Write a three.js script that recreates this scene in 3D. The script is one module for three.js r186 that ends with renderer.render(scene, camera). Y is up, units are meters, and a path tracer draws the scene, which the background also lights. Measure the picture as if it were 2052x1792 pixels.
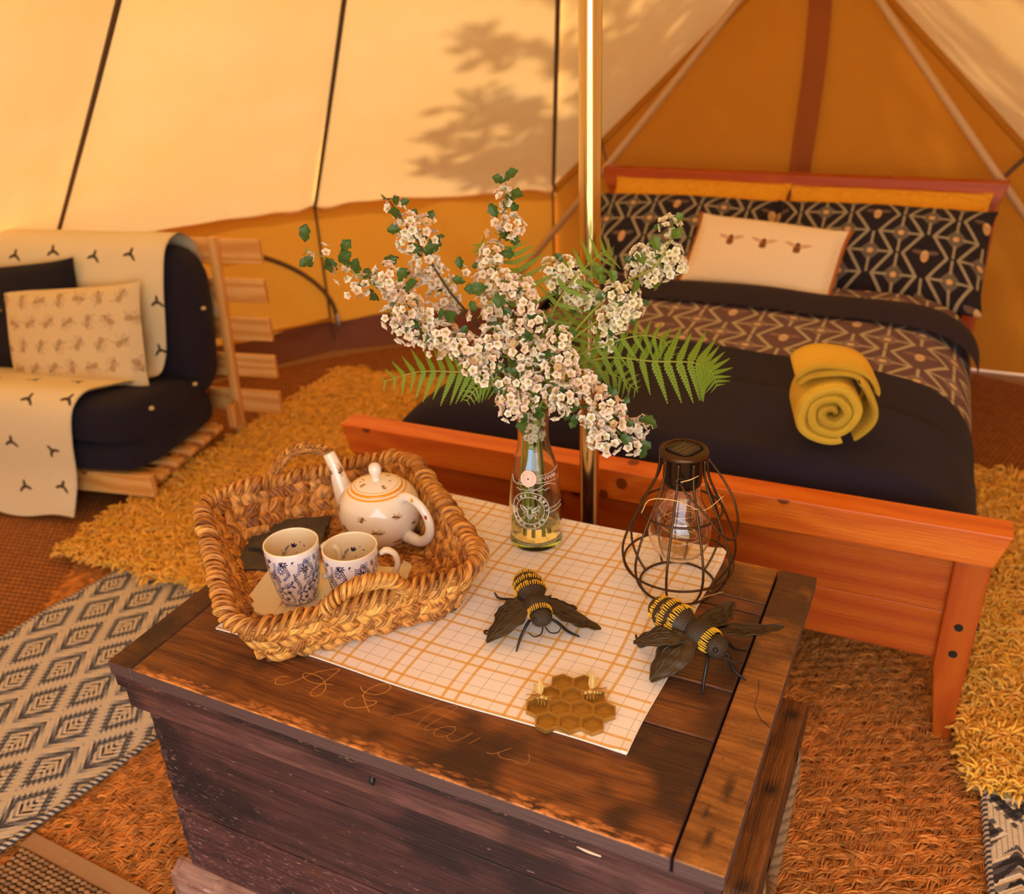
import * as THREE from 'three';
import { RoundedBoxGeometry } from 'three/addons/geometries/RoundedBoxGeometry.js';
import { FontLoader } from 'three/addons/loaders/FontLoader.js';
import { TextGeometry } from 'three/addons/geometries/TextGeometry.js';
import { mergeGeometries, mergeVertices } from 'three/addons/utils/BufferGeometryUtils.js';

// ---------------------------------------------------------------- camera, sky, sun, exposure
const scene = new THREE.Scene();
const renderer = new THREE.WebGLRenderer({ antialias: true });
renderer.toneMapping = THREE.LinearToneMapping;
renderer.toneMappingExposure = 1.2;
renderer.shadowMap.enabled = true;
renderer.shadowMap.type = THREE.PCFSoftShadowMap;

const camera = new THREE.PerspectiveCamera(51.87, 2052 / 1792, 0.05, 120);
camera.position.set(0, 1.487, 0);
{ // held by hand: pitched 26.6 degrees down, rolled 2.3 degrees
  const R = new THREE.Vector3(0.99917, -0.03636, 0.0182), U = new THREE.Vector3(0.04066, 0.8935, -0.44721);
  const B = new THREE.Vector3().crossVectors(R, U).normalize();
  camera.quaternion.setFromRotationMatrix(new THREE.Matrix4().makeBasis(R, U, B));
}
camera.focus = 1.36;
camera.userData.fStop = 1;                       // set below from the focal length
const APERTURE = 0.0085;                         // metres across
camera.userData.fStop = camera.getFocalLength() / 1000 / APERTURE;

// summer sky: pale near the horizon, blue above
{
  const W = 64, H = 64, d = new Float32Array(W * H * 4);
  for (let y = 0; y < H; y++) for (let x = 0; x < W; x++) {
    const e = Math.max(0, (y + 0.5) / H * 2 - 1), t = Math.pow(e, 0.55), i = (y * W + x) * 4;
    d[i] = 1.06 - 0.42 * t; d[i + 1] = 1.05 - 0.31 * t; d[i + 2] = 1.04 - 0.12 * t; d[i + 3] = 1;
  }
  const t = new THREE.DataTexture(d, W, H, THREE.RGBAFormat, THREE.FloatType);
  t.mapping = THREE.EquirectangularReflectionMapping; t.magFilter = THREE.LinearFilter; t.needsUpdate = true;
  scene.background = t; scene.environment = t;
  scene.backgroundIntensity = 3.9; scene.environmentIntensity = 3.9;
}
const SUN = new THREE.Vector3(-0.20, 0.83, -0.52).normalize();   // towards the sun
const sun = new THREE.DirectionalLight(new THREE.Color(1, 0.93, 0.8), 20);
sun.position.copy(SUN).multiplyScalar(14).add(new THREE.Vector3(0.165, 0, -1.62));
sun.target.position.set(0.165, 0, -1.62);
sun.castShadow = true; sun.shadow.mapSize.set(4096, 4096); sun.shadow.radius = 1.3;
Object.assign(sun.shadow.camera, { left: -5, right: 5, top: 5, bottom: -5, near: 0.5, far: 30 });
scene.add(sun, sun.target);

// ---------------------------------------------------------------- helpers
const V = (x, y, z) => new THREE.Vector3(x, y, z);
const PI = Math.PI, { lerp, clamp, smoothstep, degToRad: rad } = THREE.MathUtils;
function rng(seed) { let a = seed >>> 0; return () => { a = (a + 0x6d2b79f5) | 0; let t = Math.imul(a ^ (a >>> 15), 1 | a); t = (t + Math.imul(t ^ (t >>> 7), 61 | t)) ^ t; return ((t ^ (t >>> 14)) >>> 0) / 4294967296; }; }
function hash(x, y) { let h = Math.imul(x, 374761393) + Math.imul(y, 668265263); h = Math.imul(h ^ (h >>> 13), 1274126177); return ((h ^ (h >>> 16)) >>> 0) / 4294967296; }
// value noise that repeats every px, py cells
function vn(x, y, px = 4096, py = 4096) {
  const xi = Math.floor(x), yi = Math.floor(y); let fx = x - xi, fy = y - yi;
  fx = fx * fx * (3 - 2 * fx); fy = fy * fy * (3 - 2 * fy);
  const m = (a, n) => ((a % n) + n) % n, x0 = m(xi, px), x1 = m(xi + 1, px), y0 = m(yi, py), y1 = m(yi + 1, py);
  return lerp(lerp(hash(x0, y0), hash(x1, y0), fx), lerp(hash(x0, y1), hash(x1, y1), fx), fy);
}
function fbm(x, y, oct, px = 4096, py = 4096) { let s = 0, a = 0.5, n = 0; for (let i = 0; i < oct; i++) { s += a * vn(x + i * 17, y + i * 31, px, py); n += a; a *= 0.5; x *= 2; y *= 2; px *= 2; py *= 2; } return s / n; }
const lin = (h) => { const c = new THREE.Color(h); return [c.r, c.g, c.b]; };
const mix3 = (a, b, t) => [lerp(a[0], b[0], t), lerp(a[1], b[1], t), lerp(a[2], b[2], t)];
const enc = (v) => { v = clamp(v, 0, 1); return 255 * (v <= 0.0031308 ? v * 12.92 : 1.055 * Math.pow(v, 1 / 2.4) - 0.055); };
// texture from a function of (u, v, x, y) returning linear rgb (colour) or one number (data)
function tex(W, H, fn, color = true) {
  const d = new Uint8Array(W * H * 4);
  for (let y = 0; y < H; y++) for (let x = 0; x < W; x++) {
    const c = fn((x + 0.5) / W, (y + 0.5) / H, x, y), i = (y * W + x) * 4;
    if (color) { d[i] = enc(c[0]); d[i + 1] = enc(c[1]); d[i + 2] = enc(c[2]); } else d[i] = d[i + 1] = d[i + 2] = clamp(c, 0, 1) * 255;
    d[i + 3] = 255;
  }
  const t = new THREE.DataTexture(d, W, H, THREE.RGBAFormat);
  return wrap(t, color);
}
function wrap(t, color) { t.wrapS = t.wrapT = THREE.RepeatWrapping; t.magFilter = THREE.LinearFilter; t.minFilter = THREE.LinearMipmapLinearFilter; t.generateMipmaps = true; if (color) t.colorSpace = THREE.SRGBColorSpace; t.needsUpdate = true; return t; }
function draw(W, H, fn, color = true) { const c = document.createElement('canvas'); c.width = W; c.height = H; fn(c.getContext('2d'), W, H); return wrap(new THREE.CanvasTexture(c), color); }
function rep(t, x, y) { const c = t.clone(); c.repeat.set(x, y); c.needsUpdate = true; return c; }
const std = (o) => new THREE.MeshStandardMaterial({ roughness: 0.8, ...o });
const phy = (o) => new THREE.MeshPhysicalMaterial({ roughness: 0.8, ...o });
const rgb = (r, g, b) => new THREE.Color().setRGB(r, g, b);

// ---- naming
const taken = new Map();
function numbered(n) { const k = taken.get(n) ?? 0; taken.set(n, k + 1); return k ? n + '_' + String(k).padStart(3, '0') : n; }
function tag(o, label, category, group, kind) { if (label) o.userData.label = label; if (category) o.userData.category = category; if (group) o.userData.group = group; if (kind) o.userData.kind = kind; return o; }
function thing(name, label, category, pos = [0, 0, 0], turn = 0, group) { const g = new THREE.Group(); g.name = numbered(name); g.position.set(...pos); g.rotation.y = turn; scene.add(g); return tag(g, label, category, group); }
function struct(name, label) { const g = new THREE.Group(); g.name = name; scene.add(g); g.userData.kind = 'structure'; if (label) g.userData.label = label; return g; }
function M(name, geo, mat, parent) { const m = new THREE.Mesh(geo, mat); m.name = name; m.castShadow = m.receiveShadow = true; parent.add(m); return m; }
function copyOf(o, label) { const c = o.clone(); c.name = numbered(o.name.replace(/_\d+$/, '')); scene.add(c); c.userData = { ...o.userData, label }; return c; }

// ---- geometry
function merge(list) {
  const clean = list.map((g) => { let q = g.index ? g.toNonIndexed() : g; for (const k of Object.keys(q.attributes)) if (!['position', 'normal', 'uv', 'color'].includes(k)) q.deleteAttribute(k); return q; });
  return mergeGeometries(clean, false);
}
const xf = (g, { p = [0, 0, 0], r = [0, 0, 0], s = [1, 1, 1] } = {}) => g.applyMatrix4(new THREE.Matrix4().compose(V(...p), new THREE.Quaternion().setFromEuler(new THREE.Euler(...r)), V(...s)));
// grid surface
function surf(nu, nv, fn, closeU = false) {
  const pos = [], uv = [], idx = [];
  for (let j = 0; j <= nv; j++) for (let i = 0; i <= nu; i++) { const q = fn(i / nu, j / nv); pos.push(q[0], q[1], q[2]); uv.push(q[3] ?? i / nu, q[4] ?? j / nv); }
  const w = nu + 1;
  for (let j = 0; j < nv; j++) for (let i = 0; i < nu; i++) { const a = j * w + i; idx.push(a, a + 1, a + w + 1, a, a + w + 1, a + w); }
  const g = new THREE.BufferGeometry();
  g.setAttribute('position', new THREE.Float32BufferAttribute(pos, 3)); g.setAttribute('uv', new THREE.Float32BufferAttribute(uv, 2)); g.setIndex(idx); g.computeVertexNormals();
  if (closeU) { const n = g.attributes.normal; for (let j = 0; j <= nv; j++) { const a = j * w, b = a + nu; const x = n.getX(a) + n.getX(b), y = n.getY(a) + n.getY(b), z = n.getZ(a) + n.getZ(b), l = Math.hypot(x, y, z) || 1; n.setXYZ(a, x / l, y / l, z / l); n.setXYZ(b, x / l, y / l, z / l); } }
  return g;
}
// tube along points with a radius of its own at each; ends closed
function sweep(pts, radii, radial = 8, seg = 24, { flat = 1, smooth = true, twist = 0, up } = {}) {
  const P = pts.map((p) => (p.isVector3 ? p : V(...p))), R = Array.isArray(radii) ? radii : [radii, radii];
  const c = smooth ? new THREE.CatmullRomCurve3(P, false, 'centripetal') : null;
  const at = (t) => { if (c) return c.getPoint(t); const f = t * (P.length - 1), i = Math.min(P.length - 2, Math.floor(f)); return P[i].clone().lerp(P[i + 1], f - i); };
  const rAt = (t) => { const f = t * (R.length - 1), i = Math.min(R.length - 2, Math.floor(f)); return lerp(R[i], R[i + 1], f - i); };
  const pos = [], uv = [], idx = []; let N = null, len = 0, prev = null; const rows = [];
  for (let k = 0; k <= seg; k++) rows.push(at(k / seg));
  for (let k = 0; k <= seg; k++) {
    const T = rows[Math.min(seg, k + 1)].clone().sub(rows[Math.max(0, k - 1)]).normalize();
    if (!N) { N = up ? V(...up) : Math.abs(T.y) < 0.9 ? V(0, 1, 0) : V(1, 0, 0); }
    N.sub(T.clone().multiplyScalar(N.dot(T))).normalize(); const B = T.clone().cross(N), r = rAt(k / seg);
    if (prev) len += rows[k].distanceTo(prev); prev = rows[k];
    for (let i = 0; i <= radial; i++) { const a = i / radial * 2 * PI + twist * k / seg, x = Math.cos(a) * r * flat, y = Math.sin(a) * r; const q = rows[k].clone().addScaledVector(B, x).addScaledVector(N, y); pos.push(q.x, q.y, q.z); uv.push(i / radial, len); }
  }
  const w = radial + 1;
  for (let k = 0; k < seg; k++) for (let i = 0; i < radial; i++) { const a = k * w + i; idx.push(a, a + w + 1, a + 1, a, a + w, a + w + 1); }
  for (const [k, f] of [[0, 1], [seg, -1]]) { const n = pos.length / 3; pos.push(rows[k].x, rows[k].y, rows[k].z); uv.push(0.5, 0); for (let i = 0; i < radial; i++) { const a = k * w + i; f > 0 ? idx.push(n, a, a + 1) : idx.push(n, a + 1, a); } }
  const g = new THREE.BufferGeometry(); g.setAttribute('position', new THREE.Float32BufferAttribute(pos, 3)); g.setAttribute('uv', new THREE.Float32BufferAttribute(uv, 2)); g.setIndex(idx); g.computeVertexNormals();
  const nn = g.attributes.normal; for (let k = 0; k <= seg; k++) { const a = k * w, b = a + radial; const x = nn.getX(a) + nn.getX(b), y = nn.getY(a) + nn.getY(b), z = nn.getZ(a) + nn.getZ(b), l = Math.hypot(x, y, z) || 1; nn.setXYZ(a, x / l, y / l, z / l); nn.setXYZ(b, x / l, y / l, z / l); }
  return g;
}
// lathe through [r, y] points, smoothed
function lathe(pts, seg = 48, smoothN = 0) {
  let p = pts.map((q) => new THREE.Vector2(...q));
  if (smoothN) p = new THREE.SplineCurve(p).getSpacedPoints(smoothN).map((q) => new THREE.Vector2(Math.max(0, q.x), q.y));
  return new THREE.LatheGeometry(p, seg);
}
// uv in metres by the largest normal component; the long axis runs along u
function boxUV(g, grain = 'x', off = [0, 0]) {
  g = g.index ? g.toNonIndexed() : g; const p = g.attributes.position, uv = new Float32Array(p.count * 2), a = V(), b = V(), c = V();
  for (let i = 0; i < p.count; i += 3) {
    a.fromBufferAttribute(p, i); b.fromBufferAttribute(p, i + 1); c.fromBufferAttribute(p, i + 2);
    const n = b.clone().sub(a).cross(c.clone().sub(a)), m = [Math.abs(n.x), Math.abs(n.y), Math.abs(n.z)], k = m.indexOf(Math.max(...m));
    const ax = ['x', 'y', 'z'].filter((_, j) => j !== k), u = ax.includes(grain) ? grain : ax[0], v = ax.find((q) => q !== u);
    [a, b, c].forEach((q, j) => { uv[(i + j) * 2] = q[u] + off[0]; uv[(i + j) * 2 + 1] = q[v] + off[1]; });
  }
  g.setAttribute('uv', new THREE.BufferAttribute(uv, 2)); return g;
}
let boxSeed = 1;
function board(w, h, d, r, grain, p = [0, 0, 0], rot = [0, 0, 0]) {
  const g = boxUV(new RoundedBoxGeometry(w, h, d, 2, Math.min(r, w / 2.1, h / 2.1, d / 2.1)), grain, [hash(boxSeed, 7) * 3, hash(boxSeed++, 13) * 3]);
  return xf(g, { p, r: rot });
}
function extr(shape, depth, bevel = 0, seg = 12) { return new THREE.ExtrudeGeometry(shape, { depth, bevelEnabled: bevel > 0, bevelThickness: bevel, bevelSize: bevel, bevelOffset: -bevel, bevelSegments: 2, curveSegments: seg }); }
const shapeOf = (pts, close = true) => { const s = new THREE.Shape(); pts.forEach((q, i) => (i ? s.lineTo(...q) : s.moveTo(...q))); if (close) s.closePath(); return s; };
const splineShape = (pts, n = 60) => { const c = new THREE.CatmullRomCurve3(pts.map((q) => V(q[0], q[1], 0)), true, 'centripetal'); return shapeOf(c.getPoints(n).slice(0, n).map((q) => [q.x, q.y])); };
// stuffed cushion: front and back of one closed skin, x = width, y = height, z = thickness
function cushion(w, h, t, n = 22, pinch = 0.06, seed = 1, uvs = [1, 1]) {
  const one = (s) => surf(n, n, (a, b) => {
    const u = a * 2 - 1, v = b * 2 - 1, e = Math.max(0, (1 - u * u)) * Math.max(0, (1 - v * v)), th = t / 2 * Math.pow(e, 0.42) * (1 + 0.12 * (vn(u * 2.2 + seed * 9, v * 2.2 + seed * 5) - 0.5));
    const ew = 1 - pinch * (1 - v * v) * Math.abs(u), eh = 1 - pinch * (1 - u * u) * Math.abs(v);
    const x = u * w / 2 * (1 - pinch * (1 - Math.pow(v, 4)) ), y = v * h / 2 * (1 - pinch * (1 - Math.pow(u, 4)));
    return [s * x, y, s * (th + 0.002), (s > 0 ? a : 1 - a) * uvs[0], b * uvs[1]];
  });
  return merge([one(1), one(-1)]);
}
// ---------------------------------------------------------------- textures shared by several things
const noiseT = tex(256, 256, (u, v) => fbm(u * 8, v * 8, 5, 8, 8), false);
const weaveT = tex(128, 128, (u, v) => { const a = Math.abs(Math.sin(u * PI * 16)), b = Math.abs(Math.sin(v * PI * 16)), k = (Math.floor(u * 16) + Math.floor(v * 16)) % 2; return 0.25 + 0.6 * (k ? a : b) + 0.15 * hash(Math.floor(u * 16), Math.floor(v * 16)); }, false);
const fuzzT = tex(256, 256, (u, v, x, y) => 0.5 * hash(x, y) + 0.5 * vn(u * 64, v * 64, 64, 64), false);
// timber: u runs along the grain over one metre, v across over a quarter of a metre
function timber(W, H, { pale, mid, dark, lines = 18, warp = 0.9, knots = 0, blotch = 0.5, blotchTo = dark, scratches = 0, scratchTo = pale, specks = 0, seed = 1 }) {
  const r = rng(seed), K = []; for (let i = 0; i < knots; i++) K.push([r(), r(), 0.018 + r() * 0.02]);
  const S = []; const cells = new Float32Array(W * H);
  for (let i = 0; i < scratches; i++) { let x = r() * W, y = r() * H; const a = (r() - 0.5) * (r() < 0.7 ? 0.25 : 2.4), n = 6 + r() * 50, k = 0.3 + r() * 0.7; for (let j = 0; j < n; j++) { x += Math.cos(a); y += Math.sin(a); const q = ((Math.floor(y) % H) + H) % H * W + ((Math.floor(x) % W) + W) % W; cells[q] = Math.max(cells[q], k * (1 - j / n)); } }
  for (let i = 0; i < specks; i++) { const x = r() * W, y = r() * H, n = 2 + r() * r() * 12; for (let j = 0; j < n; j++) for (let e = 0; e < (n > 6 ? 2 : 1); e++) { const q = ((Math.floor(y + e + j * 0.12) % H) + H) % H * W + ((Math.floor(x + j) % W) + W) % W; cells[q] = 2; } }
  return tex(W, H, (u, v, x, y) => {
    let warpV = v + warp * 0.12 * (fbm(u * 3 + seed, v * 4, 3, 3, 4) - 0.5), kd = 0, ring = 0;
    for (const [kx, ky, kr] of K) { let dx = Math.abs(u - kx); dx = Math.min(dx, 1 - dx); let dy = v - ky; dy -= Math.round(dy); const d = Math.hypot(dx, dy * 0.25 * 1.2); const f = Math.exp(-d * d / (kr * kr * 5)); warpV += (dy > 0 ? 1 : -1) * f * 0.09; if (d < kr * 0.55) kd = Math.max(kd, smoothstep(kr * 0.55 - d, 0, kr * 0.2)); ring = Math.max(ring, f); }
    const g = 0.5 + 0.5 * Math.sin(warpV * lines * 2 * PI), fine = vn(u * 24, v * 220, 24, 220), f2 = vn(u * 70, v * 400, 70, 400);
    let t = 0.55 * Math.pow(g, 1.6) + 0.3 * fine + 0.15 * f2;
    let c = t < 0.5 ? mix3(pale, mid, t * 2) : mix3(mid, dark, (t - 0.5) * 0.8);
    const b = smoothstep(fbm(u * 5 + 3, v * 3 + seed, 5, 5, 3), 0.42, 0.68) * blotch; c = mix3(c, blotchTo, b);
    if (ring > 0.3) c = mix3(c, dark, (ring - 0.3) * 0.35);
    if (kd) c = mix3(c, dark.map((q) => q * 0.35), kd * 0.9);
    const s = cells[y * W + x]; if (s > 1) c = [0.62, 0.55, 0.48]; else if (s) c = mix3(c, scratchTo, s * 0.6);
    return c;
  });
}
const grainT = tex(512, 256, (u, v) => 0.6 * vn(u * 12, v * 160, 12, 160) + 0.4 * fbm(u * 10, v * 6, 4, 10, 6), false);
const wood = (map, o = {}) => std({ map: rep(map, 1, 4), bumpMap: rep(grainT, 1.3, 5), bumpScale: 0.0012, roughness: 0.6, ...o });

// ---------------------------------------------------------------- tent: round bell tent of canvas, centre pole at (0.165, -1.62)
const PX = 0.165, PZ = -1.62, RT = 2.7, EAVE = 0.64, APEX = 3.0;
const polar = (az, r, y) => V(PX + Math.sin(rad(az)) * r, y, PZ - Math.cos(rad(az)) * r);
const canvasMap = tex(512, 512, (u, v, x, y) => { const n = fbm(u * 6, v * 6, 5, 6, 6), w = 0.97 + 0.06 * hash(x >> 1, y >> 1); return [0.92 * w, (0.535 + 0.05 * n) * w, (0.17 + 0.06 * n) * w]; });
const canvasMat = phy({ map: rep(canvasMap, 1, 1), transmission: 0.068, thickness: 0, roughness: 1, side: THREE.DoubleSide, bumpMap: rep(weaveT, 30, 30), bumpScale: 0.0003, specularIntensity: 0.1 });
const wallMat = phy({ map: rep(canvasMap, 1, 1), color: rgb(0.70, 0.46, 0.12), transmission: 0.062, thickness: 0, roughness: 1, side: THREE.DoubleSide, bumpMap: rep(weaveT, 30, 30), bumpScale: 0.0003, specularIntensity: 0.1 });  // roof canvas darkened: the weaker sun on the walls put into the colour
const skirtMat = std({ color: rgb(0.22, 0.075, 0.035), roughness: 0.75, side: THREE.DoubleSide, bumpMap: rep(noiseT, 3, 3), bumpScale: 0.006 });
const tapeMat = phy({ color: rgb(0.16, 0.085, 0.04), roughness: 0.9, bumpMap: rep(weaveT, 20, 20), bumpScale: 0.0006 });
const doorAz = 25.06, DD = 2.48, DHALF = 1.08, DTOP = 1.66;                       // front door: plane 2.48 m from the pole
const doorP = (s, y, d = DD, az = doorAz) => { const a = rad(az); return V(PX + Math.sin(a) * d + Math.cos(a) * s, y, PZ - Math.cos(a) * d + Math.sin(a) * s); };
const cornerAz = Math.atan2(DHALF, DD) * 180 / PI;                                // 23.5 degrees either side
const backAz = 188, BD = 2.3, BHALF = 1.4, BTOP = 2.78, bCorner = Math.atan2(BHALF, BD) * 180 / PI;                                                            // unseen open doorway behind the photographer, made overly tall to let in more daylight
const seamAz = []; // seams between the two doors, going round both ways
{ const a0 = doorAz - cornerAz, a1 = backAz - 360 + bCorner; for (let i = 0; i <= 6; i++) seamAz.push(i < 3 ? a0 - 23.2 * i : lerp(a0 - 46.4, a1, (i - 2) / 4)); }
const seamR = []; { const a0 = doorAz + cornerAz, a1 = backAz - bCorner; for (let i = 0; i <= 5; i++) seamR.push(lerp(a0, a1, i / 5)); }
const fold = (a, b, t, k) => Math.sin(PI * t) * k;
function roofPanel(a0, a1, seed) {
  return surf(28, 28, (i, j) => {
    const jj = j; j = Math.min(1, j * 1.012); const over = Math.max(0, jj * 1.012 - 1) * 1.5;
    const r = lerp(0.06, RT, j) + over * 0.25, h = lerp(APEX, EAVE, j) - over, az = lerp(a0, a1, i), edge = Math.sin(PI * i), chord = 1 - (1 - Math.cos(rad((a1 - a0) / 2))) * edge;
    const near = Math.exp(-Math.pow((1 - j) / 0.25, 2)), pull = 0.012 * Math.sin(i * 34 + seed) * near * (Math.exp(-i * 8) + Math.exp(-(1 - i) * 8));
    const sag = 0.035 * Math.sin(PI * Math.pow(j, 1.1)) + 0.05 * edge * Math.sin(PI * Math.min(1, j * 1.05)) + 0.03 * (fbm(i * 2.5 + seed, j * 3, 3) - 0.5) * edge + pull;
    const p = polar(az, r * chord - sag * 0.65, h - sag * 0.75 + 0.015 * edge * near);
    return [p.x, p.y, p.z, i * r * rad(a1 - a0), j * 3.2];
  });
}
function wallPanel(a0, a1, seed) {
  return surf(28, 14, (i, j) => {
    const az = lerp(a0, a1, i), y = (EAVE + 0.03) * (1 - j) - 0.004, edge = Math.sin(PI * i), chord = 1 - (1 - Math.cos(rad((a1 - a0) / 2))) * edge;
    const w = 0.03 * (fbm(i * 4 + j * 2.2 + seed * 3, j * 1.6 - i * 1.5, 3) - 0.5) * edge + 0.014 * Math.sin((i * 1.1 + j * 0.55) * 17 + seed) * edge * Math.sin(PI * j);
    const p = polar(az, RT * chord - 0.012 - w - 0.02 * j, y); return [p.x, p.y, p.z, i * 1.1, j * 0.64];
  });
}
function flat3(A, B, C, n, bulge, seed) { // triangular canvas panel with slack
  const pos = [], uv = [], idx = []; const nrm = B.clone().sub(A).cross(C.clone().sub(A)).normalize(); let k = 0; const row = [];
  for (let j = 0; j <= n; j++) { row.push(k); for (let i = 0; i <= j; i++) { const a = 1 - j / n, c = i / n, b = 1 - a - c, p = A.clone().multiplyScalar(a).addScaledVector(B, b).addScaledVector(C, c); const e = 27 * a * b * c; p.addScaledVector(nrm, bulge * e + 0.02 * e * (fbm(i * 0.2 + seed, j * 0.2, 3) - 0.5)); pos.push(p.x, p.y, p.z); uv.push(c * 2.4, a * 3); k++; } }
  for (let j = 0; j < n; j++) for (let i = 0; i <= j; i++) { const a = row[j] + i, b = row[j + 1] + i; idx.push(a, b, b + 1); if (i < j) idx.push(a, b + 1, a + 1); }
  const g = new THREE.BufferGeometry(); g.setAttribute('position', new THREE.Float32BufferAttribute(pos, 3)); g.setAttribute('uv', new THREE.Float32BufferAttribute(uv, 2)); g.setIndex(idx); g.computeVertexNormals(); return g;
}
const ceiling = struct('ceiling', 'cream canvas roof of the bell tent with radial seams'), A0 = V(PX, APEX, PZ);
const wallBack = struct('wall_back', 'low canvas wall of the bell tent below the roof'), wallRight = struct('wall_right', 'low canvas wall on the right of the bell tent');
function roofSide(list, wall) {
  for (let k = 0; k + 1 < list.length; k++) {
    M('roof_panel', roofPanel(list[k], list[k + 1], k * 3.7 + 1), canvasMat, ceiling);
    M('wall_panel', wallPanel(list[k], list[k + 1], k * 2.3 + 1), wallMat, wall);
    M('groundsheet_skirt', surf(20, 5, (i, j) => { const az = lerp(list[k], list[k + 1], i), e = Math.sin(PI * i), chord = 1 - (1 - Math.cos(rad((list[k + 1] - list[k]) / 2))) * e, p = polar(az, RT * chord - 0.035 - 0.03 * j * j - 0.012 * vn(i * 9 + k * 5, j * 2), 0.135 - 0.137 * j + (1 - j) * 0.012 * Math.sin(i * 11 + k)); return [p.x, p.y, p.z, i, j * 0.2]; }), skirtMat, wall);
  }
  for (const az of list) {
    const pts = [0.15, 0.5, 1, 1.5, 2, 2.4, 2.69].map((r) => { const j = (r - 0.06) / (RT - 0.06), s = 0.035 * Math.sin(PI * Math.pow(j, 1.1)); return polar(az, r - s * 0.65 - 0.004, lerp(APEX, EAVE, j) - s * 0.75 - 0.004); });
    M('seam_cord', sweep(pts, 0.0085, 8, 30), tapeMat, ceiling);
    M('wall_seam', sweep([polar(az, RT - 0.018, EAVE), polar(az, RT - 0.035, 0.3), polar(az, RT - 0.05, 0.02)], 0.006, 6, 10), tapeMat, wall);
  }
}
roofSide(seamAz, wallBack); roofSide(seamR, wallRight);
for (const [az, open, dd, half0, top] of [[doorAz, false, DD, DHALF, DTOP], [backAz, true, BD, BHALF, BTOP]]) {
  const T = doorP(0, top, dd, az), L = doorP(-half0, EAVE, dd, az), Rr = doorP(half0, EAVE, dd, az);
  const rl = M('roof_panel', flat3(A0, L, T, 26, 0.05, 3 + az), canvasMat, ceiling), rr = M('roof_panel', flat3(A0, T, Rr, 26, 0.05, 9 + az), canvasMat, ceiling);
  for (const s of [-1, 1]) M('door_hem', sweep([doorP(0, top, dd - 0.015, az), doorP(s * half0 * 0.5, lerp(top, EAVE, 0.5), dd - 0.015, az), doorP(s * half0, EAVE, dd - 0.015, az)], 0.02, 8, 16, { flat: 0.4 }), wallMat, ceiling);
  if (!open) {
    const door = struct('door_1', 'closed triangular canvas door of the bell tent behind the bed');
    for (const s of [-1, 1]) {
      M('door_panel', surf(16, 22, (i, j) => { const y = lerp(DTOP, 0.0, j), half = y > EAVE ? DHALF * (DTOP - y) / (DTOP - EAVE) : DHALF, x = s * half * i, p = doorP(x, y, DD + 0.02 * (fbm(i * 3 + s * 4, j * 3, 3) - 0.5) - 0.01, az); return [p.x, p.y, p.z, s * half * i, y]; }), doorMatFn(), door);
    }
    M('zip_flap', surf(4, 20, (i, j) => { const y = lerp(DTOP - 0.06, 0, j), p = doorP((i - 0.5) * 0.085 + 0.02 + 0.012 * Math.sin(j * 7), y, DD - 0.03 - 0.006 * Math.sin(PI * i), az); return [p.x, p.y, p.z, i * 0.1, y]; }), flapMatFn(), door);
  } else {
    const door = struct('enlarged_door_2', 'unseen open doorway behind the viewer, enlarged to let in more daylight, canvas rolled aside');
    for (const s of [-1, 1]) M('rolled_flap', sweep([doorP(s * 1.36, 0.02, dd - 0.06, az), doorP(s * 1.33, 0.62, dd - 0.06, az), doorP(s * 0.66, 1.70, dd - 0.06, az), doorP(s * 0.06, 2.68, dd - 0.06, az)], [0.06, 0.05, 0.045, 0.03], 10, 24), wallMat, door);
  }
}
function doorMatFn() { return phy({ map: rep(canvasMap, 1, 1), color: rgb(0.58, 0.34, 0.08), transmission: 0.055, thickness: 0, roughness: 1, side: THREE.DoubleSide, bumpMap: rep(weaveT, 30, 30), bumpScale: 0.0003, specularIntensity: 0.1 }); }  // shade on the closed door put into a darker canvas colour
function flapMatFn() { return phy({ color: rgb(0.42, 0.13, 0.03), transmission: 0.25, thickness: 0, roughness: 1, side: THREE.DoubleSide, specularIntensity: 0.1, bumpMap: rep(weaveT, 30, 30), bumpScale: 0.0004 }); }
// arched window zipped shut in the back wall
{
  const w = struct('window_1', 'arched canvas window zipped shut in the tent wall behind the futon');
  const c = -40, hw = 19, at = (t, r) => { const a = PI * t; return polar(c - Math.cos(a) * hw, r, 0.13 + 0.46 * Math.sin(a)); };
  const pts = []; for (let i = 0; i <= 16; i++) pts.push(at(i / 16, RT - 0.055)); 
  M('zip', sweep(pts, 0.011, 6, 60), tapeMat, w);
  M('window_binding', sweep([at(0.02, RT - 0.05), at(0.5, RT - 0.05).setY(0.135), at(0.98, RT - 0.05)].map((p) => p.setY(0.14)), 0.006, 6, 30), wallMat, w);
  M('zip_pull', sweep([at(0.97, RT - 0.075), at(0.985, RT - 0.08).add(V(0, -0.02, 0)), at(0.985, RT - 0.08).add(V(0, -0.05, 0))], [0.006, 0.01, 0.008], 6, 6), std({ color: rgb(0.5, 0.5, 0.55), metalness: 0.8, roughness: 0.35 }), w);
}
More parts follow.
